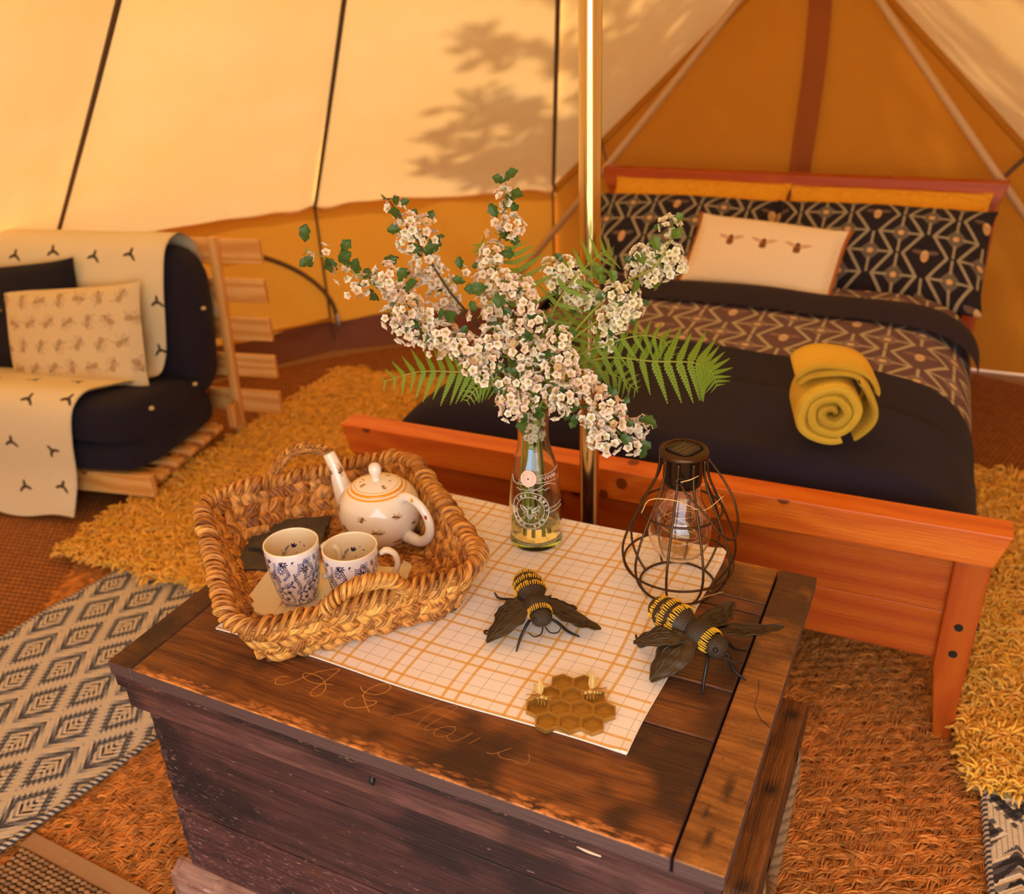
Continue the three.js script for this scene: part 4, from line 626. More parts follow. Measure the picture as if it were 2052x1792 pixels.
// mugs
{
  const mugT = draw(2048, 768, (g, W, H) => {
    g.fillStyle = '#f3ebe4'; g.fillRect(0, 0, W, H); const r = rng(12), navy = '#1d2448', mid = 'rgba(62,74,130,0.85)', pale = 'rgba(122,132,186,0.75)';
    const cells = []; for (let i = 0; i < 21; i++) for (let j = 0; j < 7; j++) cells.push([(i + 0.5 * (j % 2) + 0.3 * (r() - 0.5)) * W / 21, (j + 0.8 + 0.25 * (r() - 0.5)) * H / 7.3]);
    cells.forEach(([x, y], k) => { const c = [navy, mid, pale][Math.floor(r() * 3)]; switch (k % 6) { case 0: tulip(g, x, y, 50, (r() - 0.5) * 1.2, navy); g.strokeStyle = mid; g.lineWidth = 3; g.beginPath(); g.moveTo(x, y + 22); g.quadraticCurveTo(x + 18, y + 50, x + 46, y + 52); g.stroke(); break; case 1: sprig(g, x, y + 80, 170, (r() - 0.5) * 1.4, 7, mid, 5); break; case 2: petalFlower(g, x, y, 56, 8, c, r()); break; case 3: sprig(g, x + 20, y + 80, 180, -0.6 + r(), 7, navy, 5); break; case 4: sprig(g, x - 40, y + 40, 140, 0.9, 6, mid, 5); petalFlower(g, x + 26, y - 26, 26, 4, navy, r()); break; default: { g.fillStyle = mid; for (const a of [0.5, 2.2, 4.1]) { g.save(); g.translate(x, y); g.rotate(a); g.beginPath(); g.ellipse(0, -42, 15, 40, 0, 0, 7); g.fill(); g.restore(); } petalFlower(g, x + 56, y + 30, 22, 4, navy, 0.4); } } });
    for (let k = 0; k < 60; k++) petalFlower(g, r() * W, H * (0.1 + 0.88 * r()), 18, 4, r() < 0.5 ? navy : mid, r() * 3);
    g.fillStyle = '#f3ebe4'; g.fillRect(0, 0, W, H * 0.085);
  });
  const inT = draw(2048, 1100, (g, W, H) => { g.fillStyle = '#efdcb4'; g.fillRect(0, 0, W, H); g.translate(W, 0); g.scale(-1, 1); const x = W * 0.5, y = H * 0.24; tulip(g, x, y, 62, 0.35, '#20264a'); g.fillStyle = 'rgba(110,112,140,0.8)'; for (const [dx, dy, a] of [[-80, 10, 0.6], [-110, 40, 0.2]]) { g.beginPath(); g.ellipse(x + dx, y + dy, 17, 34, a, 0, 7); g.fill(); } petalFlower(g, x - 150, y + 96, 38, 8, 'rgba(70,74,104,0.9)'); g.strokeStyle = 'rgba(90,90,110,0.8)'; g.lineWidth = 4; g.beginPath(); g.moveTo(x - 30, y + 40); g.quadraticCurveTo(x - 90, y + 60, x - 110, y + 120); g.stroke(); for (const [dx, dy] of [[90, -40], [-170, 30], [20, 130]]) petalFlower(g, x + dx, y + dy, 20, 4, '#20264a', 0.5); g.fillStyle = 'rgba(70,74,104,0.9)'; g.beginPath(); g.ellipse(x + 140, y + 10, 16, 11, 0.4, 0, 7); g.fill(); });
  const hgt = 0.104;
  const G = thing('mug', 'blue floral china mug on the left, its handle behind the other mug', 'mug', lidP(0.199, 0.236, 0.0245).toArray(), rad(10), 'pair of blue floral mugs');
  const outP = [[0.024, 0.0008], [0.0285, 0.0002], [0.0315, 0.003], [0.0365, 0.022], [0.0415, 0.05], [0.0440, 0.078], [0.0447, hgt - 0.0015]];
  const g1 = lathe(outP, 72, 50); M('body', g1, china({ map: rep(mugT, 1, 1) }), G);
  M('rim', lathe([[0.0447, hgt - 0.0016], [0.0444, hgt], [0.0432, hgt + 0.0006], [0.0420, hgt], [0.0418, hgt - 0.0016]], 72), china({ color: rgb(0.88, 0.78, 0.55) }), G);
  M('inside', lathe([[0.0418, hgt - 0.0016], [0.0413, 0.078], [0.0388, 0.05], [0.034, 0.022], [0.028, 0.007], [0.018, 0.0048], [0, 0.0045]].reverse(), 72, 60), china({ map: inT, side: THREE.DoubleSide }), G);
  M('foot', lathe([[0, 0.0018], [0.022, 0.0018], [0.0242, 0.0004]], 40), china({ color: rgb(0.85, 0.75, 0.6) }), G);
  M('handle', sweep([V(0.0468, 0.086, 0), V(0.057, 0.091, 0), V(0.069, 0.084, 0), V(0.0735, 0.066, 0), V(0.066, 0.045, 0), V(0.054, 0.033, 0), V(0.043, 0.0285, 0)], [0.0042, 0.0052, 0.005, 0.005, 0.005, 0.0055, 0.0048], 16, 36, { flat: 1.25 }), china({ color: rgb(0.9, 0.80, 0.62) }), G);
  const two = copyOf(G, 'blue floral china mug on the right, behind the basket handle'); two.position.copy(lidP(0.296, 0.262, 0.0245)); two.rotation.y = rad(4);
}
// little tray under the mugs
{
  const T = thing('serving_tray', 'small cream tray printed with lavender and a bee under the mugs', 'tray', lidP(0.243, 0.266, 0.0165).toArray(), CH.t + rad(16)), w = 0.248, d = 0.158;
  const map = draw(1024, 640, (g, W, H) => { g.fillStyle = '#f0dfb8'; g.fillRect(0, 0, W, H); const r = rng(3); for (const [x, s] of [[215, 1], [262, 1.2], [330, 0.8], [470, 1.3], [520, 0.9], [730, 1], [800, 1.2], [860, 0.9]]) { g.strokeStyle = 'rgba(110,120,70,0.8)'; g.lineWidth = 2.5; g.beginPath(); g.moveTo(x - 14, H * 0.97); g.quadraticCurveTo(x - 6, H * 0.86, x, H * 0.80); g.stroke(); for (let k = 0; k < 16; k++) { g.fillStyle = `rgba(${176 + r() * 40},${80 + r() * 40},${110 + r() * 40},0.8)`; g.beginPath(); g.ellipse(x + (r() - 0.5) * 20 * s, H * 0.80 - k * 5.2 * s, 6 * s, 4 * s, r() * 3, 0, 7); g.fill(); } } beeSketch(g, 560, 400, 78, -0.3, 0.4); for (let k = 0; k < 14; k++) { g.fillStyle = 'rgba(214,150,60,0.5)'; g.beginPath(); g.ellipse(150 + r() * 720, 60 + r() * 480, 9, 5, r() * 3, 0, 7); g.fill(); } });
  const sh = (a, b, lift) => { const u = a * 2 - 1, v = b * 2 - 1; const rc = 0.13, sx = Math.sign(u) * Math.min(Math.abs(u), 1), k = Math.max(0, Math.abs(v) - (1 - rc * 1.2)) / (rc * 1.2), inset = 0.018 * (1 - Math.sqrt(Math.max(0, 1 - k * k))); const x = sx * (w / 2 - inset * Math.pow(Math.abs(u), 6)), ed = Math.max(0, (Math.abs(u) - 0.7) / 0.3), ez = Math.max(0, (Math.abs(v) - 0.86) / 0.14); const y = 0.0018 + 0.016 * Math.pow(ed, 1.6) + 0.004 * ez * ez + lift; return [x * (1 - 0.02 * v), y, -v * d / 2, a, b]; };
  const top = surf(48, 30, (a, b) => sh(a, b, 0.0028)), bot = surf(48, 30, (a, b) => sh(1 - a, b, -0.0016).map((q, i) => q)), rim = (f) => surf(40, 1, (a, b) => { const [A, B2] = f(a), p = sh(A, B2, b ? 0.0028 : -0.0016); return [p[0], p[1], p[2], A, B2]; });
  M('tray_body', merge([top, bot, rim((a) => [a, 0]), rim((a) => [a, 1]), rim((a) => [0, a]), rim((a) => [1, a])]), phy({ map, roughness: 0.25, clearcoat: 0.4, side: THREE.DoubleSide }), T);
}
// slates
{
  const slT = tex(256, 256, (u, v) => { const n = fbm(u * 6, v * 6, 5, 6, 6), m = fbm(u * 20, v * 14, 3, 20, 14); return [0.05 + 0.06 * n, 0.044 + 0.05 * n, 0.034 + 0.04 * m]; }), slB = tex(256, 256, (u, v) => Math.floor(fbm(u * 5, v * 4, 5, 5, 4) * 9) / 9 * 0.7 + 0.3 * fbm(u * 30, v * 30, 2, 30, 30), false), r = rng(55);
  const mat = std({ map: rep(slT, 9, 9), bumpMap: rep(slB, 9, 9), bumpScale: 0.004, roughness: 0.6 });
  const pos = [[0.072, 0.335, 0.0165, 20, 0.122, 'lowest of the three rough slate coasters behind the left mug'], [0.078, 0.365, 0.0235, -2, 0.10, 'middle rough slate coaster of the pile behind the left mug'], [0.087, 0.384, 0.0305, 30, 0.10, 'topmost rough slate coaster of the pile behind the left mug']];
  for (const [a, d, h, t, s, label] of pos) {
    const T = thing('slate_coaster', label, 'coaster', lidP(a, d, h).toArray(), CH.t + rad(t), 'slate coasters');
    const P = []; for (let k = 0; k < 4; k++) for (let j = 0; j < 9; j++) { const t2 = j / 9, c = [[-1, -1], [1, -1], [1, 1], [-1, 1]], A = c[k], B = c[(k + 1) % 4]; P.push([(lerp(A[0], B[0], t2) * s / 2) + (r() - 0.5) * 0.009, (lerp(A[1], B[1], t2) * s / 2) + (r() - 0.5) * 0.009]); }
    M('slab', boxUV(extr(shapeOf(P), 0.004, 0.0012).rotateX(-PI / 2).translate(0, 0.0012, 0), 'x'), mat, T);
  }
}
// ---------------------------------------------------------------- glass carafe with water
const font = await new FontLoader().loadAsync('fonts/droid/droid_sans_bold.typeface.json');
const VASE = lidP(0.481, 0.574, 0.0022);
{
  const T = thing('vase', 'clear glass carafe vase embossed with a bee, holding the flowers', 'vase', VASE.toArray());
  const prof = [[0.0, 0.0], [0.042, 0.0], [0.0470, 0.003], [0.0482, 0.010], [0.0478, 0.05], [0.0470, 0.085], [0.0455, 0.115], [0.0430, 0.14], [0.0380, 0.165], [0.0317, 0.186], [0.0281, 0.202], [0.0271, 0.219], [0.0278, 0.238], [0.0300, 0.257], [0.0335, 0.272]];
  const sm = new THREE.SplineCurve(prof.slice(2).map((q) => new THREE.Vector2(...q))).getPoints(60), rIn = (y) => { let b = sm[0]; for (const q of sm) if (Math.abs(q.y - y) < Math.abs(b.y - y)) b = q; return b.x - 0.0024; };
  const outer = [new THREE.Vector2(0, 0.0016), new THREE.Vector2(0.036, 0.0008), new THREE.Vector2(0.042, 0), ...sm], inner = [...sm].reverse().filter((q) => q.y > 0.011).map((q) => new THREE.Vector2(q.x - 0.0024, q.y));
  const lip = []; for (let i = 1; i < 5; i++) { const a = i / 5 * PI; lip.push(new THREE.Vector2(0.0335 - 0.0012 + Math.cos(a) * 0.0012, 0.272 + Math.sin(a) * 0.0014)); }
  const glass = phy({ color: rgb(1, 1, 1), transmission: 1, thickness: 0.003, ior: 1.48, roughness: 0.02, attenuationColor: rgb(0.80, 0.92, 0.62), attenuationDistance: 0.035 });
  M('glass', new THREE.LatheGeometry([...outer, ...lip, ...inner, new THREE.Vector2(0.03, 0.0085), new THREE.Vector2(0, 0.0075)], 72), glass, T);
  const wl = 0.048, wp = [[0, 0.0083], [0.03, 0.0090], [0.0425, 0.0125]]; for (let y = 0.016; y < wl; y += 0.008) wp.push([rIn(y) - 0.0003, y]); wp.push([rIn(wl) - 0.0003, wl], [rIn(wl) - 0.003, wl - 0.0008], [0, wl - 0.0012]);
  M('water', lathe(wp, 64), phy({ color: rgb(1, 1, 1), transmission: 1, thickness: 0.05, ior: 1.33, roughness: 0, attenuationColor: rgb(0.92, 0.86, 0.45), attenuationDistance: 0.12 }), T);
  // raised glass work, bent onto the body: x runs round it, y up from the middle of the seal
  const bend = (g, a0, y0) => { const p = g.attributes.position; for (let i = 0; i < p.count; i++) { const x = p.getX(i), y = p.getY(i) + y0, z = p.getZ(i), R = rIn(y) + 0.0024 + z, a = a0 + x / 0.0472; p.setXYZ(i, Math.sin(a) * R, y, Math.cos(a) * R); } g.computeVertexNormals(); return g; };
  const relief = phy({ color: rgb(0.95, 0.93, 0.85), transmission: 0.25, thickness: 0, roughness: 0.25, clearcoat: 0.6 });
  const ln = (pts, r0 = 0.00055, closed = false) => { const c = new THREE.CatmullRomCurve3(pts.map((q) => V(q[0], q[1], 0.0001)), closed); return new THREE.TubeGeometry(c, pts.length * 4, r0, 5, closed); };
  const ring = (R, r0) => ln(Array.from({ length: 28 }, (_, i) => [Math.sin(i / 28 * 2 * PI) * R, Math.cos(i / 28 * 2 * PI) * R * 1.02]), r0, true);
  const A0s = -0.24, Y0 = 0.088, parts = [ring(0.0355, 0.0007), ring(0.0262, 0.0007)];
  const bee = [[[0, 0.006], [0.0042, 0.002], [0.0036, -0.003], [0.0052, -0.009], [0.003, -0.0135], [0, -0.016], [-0.003, -0.0135], [-0.0052, -0.009], [-0.0036, -0.003], [-0.0042, 0.002], [0, 0.006]], [[-0.003, 0.001], [-0.012, 0.0075], [-0.0185, 0.009], [-0.0165, 0.004], [-0.011, -0.001], [-0.0035, -0.0015]], [[0.003, 0.001], [0.012, 0.0075], [0.0185, 0.009], [0.0165, 0.004], [0.011, -0.001], [0.0035, -0.0015]], [[-0.0035, -0.0025], [-0.009, -0.004], [-0.0125, -0.0075]], [[0.0035, -0.0025], [0.009, -0.004], [0.0125, -0.0075]], [[-0.0045, -0.0065], [-0.009, -0.010], [-0.011, -0.016]], [[0.0045, -0.0065], [0.009, -0.010], [0.011, -0.016]], [[-0.005, -0.008], [0.005, -0.008]], [[-0.0046, -0.0115], [0.0046, -0.0115]], [[-0.013, 0.006], [-0.006, 0.0015]], [[0.013, 0.006], [0.006, 0.0015]], [[-0.0015, 0.006], [-0.004, 0.0095]], [[0.0015, 0.006], [0.004, 0.0095]]];
  for (const b of bee) parts.push(ln(b, 0.0007));
  [...'THE HONEY BEE HENRY '].forEach((ch, i, all) => { if (ch === ' ') return; const g = new TextGeometry(ch, { font, size: 0.0052, depth: 0.0006, curveSegments: 3 }); g.computeBoundingBox(); g.translate(-(g.boundingBox.max.x) / 2, 0, 0); const a = -0.9 + i / all.length * 2 * PI; g.rotateZ(-a); g.translate(Math.sin(a) * 0.0283, Math.cos(a) * 0.0283, 0); parts.push(g); });
  M('seal', merge(parts.map((g) => bend(g, A0s, Y0))), relief, T);
  const bands = [ln(Array.from({ length: 22 }, (_, i) => [i * 0.004 - 0.028, 0.046 + 0.004 * Math.sin(i * 0.5)])), ln(Array.from({ length: 22 }, (_, i) => [i * 0.004 - 0.024, 0.056 - 0.0002 * i])), ln(Array.from({ length: 24 }, (_, i) => [0.0 + i * 0.0036, 0.066 + 0.0001 * i])), ...[0, 1, 2, 3, 4, 5].map((k) => ln([[0.016 + k * 0.0075, 0.058], [0.0195 + k * 0.0075, 0.0635], [0.0225 + k * 0.0075, 0.058]])), ...[0, 1].map((k) => ln(Array.from({ length: 12 }, (_, i) => [0.036 + i * 0.0035, 0.0015 - k * 0.0085]))), ln(Array.from({ length: 16 }, (_, i) => [-0.028 + i * 0.0045, 0.040 + 0.0016 * Math.sin(i * 2.3)])), ln([[-0.045, 0.06], [-0.038, 0.051], [-0.028, 0.049], [-0.018, 0.055]])];
  M('embossed_band', merge(bands.map((g) => bend(g, A0s, Y0))), relief, T);
  // clay charm on a pale blue ribbon against the glass
  const charm = M('charm', bend(merge([new THREE.CylinderGeometry(0.0148, 0.0148, 0.0035, 40).rotateX(PI / 2), new THREE.TorusGeometry(0.0112, 0.0009, 6, 40).translate(0, 0, 0.0018), new THREE.TorusGeometry(0.0066, 0.0008, 6, 30).translate(0, 0, 0.0018), ...Array.from({ length: 12 }, (_, i) => xf(new THREE.SphereGeometry(0.0011, 6, 5), { p: [Math.cos(i / 6 * PI) * 0.009, Math.sin(i / 6 * PI) * 0.009, 0.0018] }))]).translate(0, 0, 0.0030), -0.27, 0.152), std({ color: rgb(0.80, 0.55, 0.45), roughness: 0.7 }), T);
  M('charm_hole', bend(new THREE.CircleGeometry(0.0018, 12).translate(0, 0, 0.0052), -0.27, 0.152), std({ color: rgb(0.03, 0.02, 0.02) }), charm);
  M('ribbon', bend(surf(4, 16, (i, j) => { const w = 0.0045 + 0.003 * Math.pow(1 - j, 3) + 0.002 * Math.pow(j, 3); return [(i - 0.5) * 2 * w + 0.003 * j, j * 0.036 + 0.013, 0.0022 + 0.001 * Math.sin(j * 6)]; }), -0.27, 0.152), std({ color: rgb(0.30, 0.48, 0.78), roughness: 0.7, side: THREE.DoubleSide }), charm);
}
// ---------------------------------------------------------------- wire lantern with a glass bulb
{
  const T = thing('lantern', 'solar lantern, clear glass bulb inside a bronze wire cage', 'lantern', lidP(0.76, 0.536, 0.0022).toArray(), rad(4)); T.scale.y = 0.955;
  const bronze = std({ color: rgb(0.085, 0.045, 0.022), metalness: 0.85, roughness: 0.38 }), dark = std({ color: rgb(0.05, 0.028, 0.016), metalness: 0.8, roughness: 0.22 }), R = 0.0021;
  const ribP = [[0.0375, 0.258], [0.0385, 0.235], [0.0435, 0.212], [0.058, 0.178], [0.077, 0.135], [0.0895, 0.098], [0.0930, 0.072], [0.0885, 0.045], [0.0760, 0.02], [0.0625, 0.0028]];
  for (let k = 0; k < 10; k++) { const a = k / 10 * 2 * PI + 0.17; M('rib', sweep(ribP.map(([r, y]) => V(Math.sin(a) * r, y, Math.cos(a) * r)), R, 8, 40), bronze, T); }
  const ring = (r, y, rr = R) => new THREE.TorusGeometry(r, rr, 8, 64).rotateX(PI / 2).translate(0, y, 0);
  M('base_ring', ring(0.0625, 0.0026), bronze, T); M('hoop', ring(0.0903, 0.050), bronze, T); M('hoop', ring(0.0665, 0.158), bronze, T);
  const cap = M('cap', lathe([[0, 0.268], [0.030, 0.268], [0.0305, 0.2705], [0.0345, 0.2705], [0.0385, 0.2680], [0.0395, 0.2640], [0.0385, 0.2600], [0.0345, 0.2585], [0.031, 0.2580]], 56), bronze, T);
  M('collar', lathe([[0.0310, 0.2585], [0.0312, 0.25], [0.0315, 0.214], [0.0305, 0.207], [0.0288, 0.205]], 56), dark, T);
  const panT = draw(128, 128, (g) => { g.fillStyle = '#3a2c22'; g.fillRect(0, 0, 128, 128); g.strokeStyle = 'rgba(190,170,140,0.7)'; g.lineWidth = 2; for (const k of [32, 64, 96]) { g.beginPath(); g.moveTo(0, k); g.lineTo(128, k); g.stroke(); } });
  M('solar_panel', xf(new RoundedBoxGeometry(0.034, 0.0022, 0.034, 2, 0.0008), { p: [0, 0.2692, 0], r: [0, rad(38), 0] }), std({ map: panT, roughness: 0.2, metalness: 0.2 }), cap);
  M('panel_frame', merge([0, 1, 2, 3].map((k) => xf(new THREE.BoxGeometry(0.042, 0.0024, 0.0035), { p: [0, 0.2692, 0.0192] }).rotateY(k * PI / 2))).rotateY(rad(38)), std({ color: rgb(0.015, 0.015, 0.015), roughness: 0.45 }), cap);
  const bulbP = new THREE.SplineCurve([[0.0282, 0.214], [0.0285, 0.2], [0.0300, 0.186], [0.0350, 0.170], [0.0430, 0.152], [0.0500, 0.132], [0.0515, 0.114], [0.0490, 0.094], [0.0410, 0.076], [0.0280, 0.064], [0.012, 0.0588], [0.0, 0.058]].map((q) => new THREE.Vector2(...q))).getPoints(60);
  M('bulb', (() => { const inner = bulbP.map((q, i) => { const a = bulbP[Math.max(0, i - 1)], b = bulbP[Math.min(60, i + 1)], t = b.clone().sub(a).normalize(); return new THREE.Vector2(Math.max(0, q.x + t.y * 0.0012), q.y - t.x * 0.0012); }); return new THREE.LatheGeometry([...bulbP.slice().reverse(), ...inner, ].map((q) => new THREE.Vector2(Math.max(0, q.x), q.y)), 64); })(), phy({ color: rgb(1, 0.97, 0.93), transmission: 1, thickness: 0.0012, roughness: 0.01, ior: 1.5, attenuationColor: rgb(0.95, 0.85, 0.75), attenuationDistance: 0.03 }), T);
  const wire = std({ color: rgb(0.85, 0.62, 0.36), metalness: 0.6, roughness: 0.4 }), r = rng(8), pts = []; for (let i = 0; i < 26; i++) { const a = i * 1.35, k = 0.024 + 0.014 * r(), y = 0.20 - 0.115 * (i / 26) + 0.02 * (r() - 0.5), lim = y > 0.17 ? 0.6 : 1; pts.push(V(Math.sin(a) * k * lim, Math.max(0.078, y), Math.cos(a) * k * lim)); }
  M('fairy_wire', sweep(pts, 0.00055, 5, 260), wire, T);
  for (let i = 2; i < 26; i += 3) M('led', new THREE.SphereGeometry(0.0016, 8, 6).translate(...pts[i].toArray()), std({ color: rgb(0.9, 0.85, 0.7), roughness: 0.3 }), T);
  M('bail', sweep([V(-0.014, 0.226, 0.040), V(-0.006, 0.212, 0.052), V(0.020, 0.182, 0.066), V(0.044, 0.148, 0.076), V(0.066, 0.132, 0.070), V(0.082, 0.138, 0.046), V(0.084, 0.168, 0.016), V(0.068, 0.204, -0.004), V(0.044, 0.240, -0.014)], 0.0020, 8, 60), bronze, T);
  M('bail_hook', new THREE.TorusGeometry(0.0055, 0.0014, 6, 16).translate(-0.015, 0.231, 0.039), bronze, T);
  const straw = std({ color: rgb(0.72, 0.48, 0.2), roughness: 0.9 });
  for (const p of [[[-0.072, 0.172, 0.03], [-0.062, 0.205, 0.045], [-0.02, 0.2, 0.048], [0.02, 0.184, 0.056], [0.056, 0.198, 0.04]], [[-0.015, 0.232, 0.043], [-0.002, 0.238, 0.048], [0.012, 0.243, 0.046]], [[0.028, 0.17, -0.05], [0.056, 0.172, -0.04], [0.075, 0.15, -0.02], [0.066, 0.145, -0.01]], [[-0.075, 0.03, 0.05], [-0.06, 0.012, 0.07], [-0.01, 0.02, 0.078], [0.06, 0.022, 0.062]]]) M('straw', sweep(p.map((q) => V(...q)), [0.0008, 0.001, 0.0005], 5, 24), straw, T);
}
{ // little wooden offcut behind the lantern
  const p = lidP(0.727, 0.627, 0.0022), T = thing('wood_block', 'small honey brown wooden block standing behind the wire lantern', 'block', p.toArray(), CH.t + rad(-12));
  const m = std({ color: rgb(0.52, 0.25, 0.05), roughness: 0.6, bumpMap: rep(grainT, 6, 20), bumpScale: 0.001 });
  M('block', boxUV(new RoundedBoxGeometry(0.056, 0.018, 0.014, 2, 0.0012).translate(0, 0.009, 0), 'x'), m, T);
}
// ---------------------------------------------------------------- iron bees
function ironBee(label, pos, turn, k, o) {
  const T = thing('bee_ornament', label, 'ornament', pos, turn), r = rng(o.seed); T.scale.set(k, k * (o.flat ?? 1), k);
  const iron = std({ color: rgb(0.045, 0.03, 0.016), metalness: 0.25, roughness: 0.55, bumpMap: rep(noiseT, 6, 6), bumpScale: 0.0012 }), black = std({ color: rgb(0.014, 0.012, 0.012), metalness: 0.4, roughness: 0.35 }), gold = std({ color: rgb(0.88, 0.52, 0.03), roughness: 0.5 }), wingM = std({ color: rgb(0.058, 0.036, 0.015), metalness: 0.3, roughness: 0.45, side: THREE.DoubleSide });
  const egg = (x0, x1, R, y, up, bulge = 1) => { const n = 22, p = []; for (let i = 0; i <= n; i++) { const t = i / n, u = t * 2 - 1; p.push(new THREE.Vector2(Math.max(0.0002, R * Math.pow(Math.max(0, 1 - Math.pow(Math.abs(u), 2.2)), 0.5) * (1 + 0.05 * bulge * Math.sin(t * PI * 7))), lerp(x0, x1, t))); } return new THREE.LatheGeometry(p, 32).rotateZ(-PI / 2).translate(0, y, 0); };
  const ab = M('abdomen', xf(egg(-0.082, 0.004, 0.027, 0, 0), { r: [0, 0, -0.1], p: [0, 0.056, 0], s: [1, 0.9, 1] }), iron, T);
  M('thorax', xf(egg(-0.012, 0.038, 0.0235, 0, 0, 0), { p: [0, 0.0555, 0] }), iron, T);
  const head = M('head', xf(egg(0.026, 0.06, 0.0185, 0, 0, 0), { r: [0, 0, -0.22], p: [0, 0.0605, 0] }), iron, T);
  for (const s of [-1, 1]) M('eye', new THREE.SphereGeometry(0.0046, 14, 10).translate(0.0505, 0.0575, s * 0.0125), black, head);
  for (const s of [-1, 1]) M('antenna', sweep([V(0.0585, 0.042, s * 0.002), V(0.067, 0.034, s * 0.008), V(0.070, 0.0335, s * 0.020), V(0.064, 0.040, s * 0.029)], [0.0014, 0.0015, 0.001], 6, 18), iron, head);
  // raised yellow hair: short strokes side by side over the back
  const band = (x, R, y, wd, n, arc) => { const l = []; for (let i = 0; i < n; i++) { const a = lerp(-arc, arc, (i + 0.5) / n) + (r() - 0.5) * 0.05, f = (q, rr) => V(x + q, y + Math.cos(a + (q + 0.004) * 6) * rr * 0.93, Math.sin(a + (q + 0.004) * 6) * rr); const w = wd * (0.75 + 0.4 * r()); l.push(sweep([f(-w / 2, R * 0.985), f(-w * 0.1, R * 1.04), f(w / 2, R * 0.985)], [0.0007, 0.00125, 0.0006], 5, 5)); if (r() < 0.55) l.push(sweep([f(-w / 2, R * 1.0), V(x - w / 2 - 0.001, y + Math.cos(a + 0.06) * R * 0.94, Math.sin(a + 0.06) * R * 1.01), V(x - w / 2 + 0.003, y + Math.cos(a + 0.1) * R * 0.94, Math.sin(a + 0.1) * R * 1.01)], 0.0009, 4, 4)); } return merge(l); };
  M('yellow_band', band(-0.062, 0.0215, 0.0615, 0.0105, 19, 1.7), gold, ab); M('yellow_band', band(-0.044, 0.0268, 0.0600, 0.0115, 22, 1.75), gold, ab); M('yellow_band', band(-0.025, 0.0277, 0.0583, 0.012, 23, 1.75), gold, ab); M('yellow_band', band(0.0315, 0.0203, 0.0550, 0.0155, 20, 1.9), gold, T);
  for (const w of o.wings) {
    const g = [], veins = [];
    for (const [root, tip, wd, cross] of w) {
      const A = V(...root), Bv = V(...tip), D = Bv.clone().sub(A), C = V(...cross), N0 = D.clone().cross(C).normalize(), C2 = N0.clone().cross(D).normalize();
      const P = (s, t, lift) => { const q = Math.pow(Math.sin(PI * Math.pow(s * 0.94 + 0.05, 0.75)), 0.75) * wd * (1 + 0.07 * Math.sin(s * 19 + t * 2)); return A.clone().addScaledVector(D, s).addScaledVector(C2, t * q).addScaledVector(N0, 0.010 * Math.sin(PI * s) * (1 - t * t * 0.6) + lift + 0.0012 * Math.sin(s * 24 + t * 5)); };
      for (const lift of [0.0007, -0.0007]) g.push(surf(10, 24, (i, j) => P(j, (lift > 0 ? i : 1 - i) * 2 - 1, lift).toArray()));
      const vein = (f, n = 12) => sweep(Array.from({ length: n }, (_, i) => { const [s, t] = f(i / (n - 1)); return P(s, t, 0.0009 * Math.sign(N0.y || 1)); }), [0.0010, 0.0016, 0.0010], 5, 22);
      veins.push(vein((q) => [0.06 + q * 0.82, 0.05 * Math.sin(q * 9)]), vein((q) => [0.1 + q * 0.65, -0.5 * Math.sin(q * 2.6)]), vein((q) => [0.1 + q * 0.7, 0.55 * Math.sin(q * 2.4)]), vein((q) => [0.35 + q * 0.22, -0.5 + q * 1.0 + 0.1 * Math.sin(q * 12)]), vein((q) => [0.58 + q * 0.2, 0.5 - q * 1.0 + 0.1 * Math.sin(q * 12)]), vein((q) => [0.05 + q * 0.94, 0.93 * (q > 0.03 ? 1 : 0.5)], 24), vein((q) => [0.05 + q * 0.94, -0.93], 24));
    }
    M('vein', merge(veins), wingM, M('wing', merge(g), wingM, T));
  }
  for (const p of o.legs) M('leg', sweep(p.map((q) => V(...q)), [0.0026, 0.003, 0.0028, 0.0015], 8, 22), black, T);
  if (o.ring) M('hanging_ring', xf(new THREE.TorusGeometry(0.0052, 0.0017, 8, 20), { p: o.ring, r: [PI / 2 - 0.3, 0, 0] }), black, T);
  return T;
}
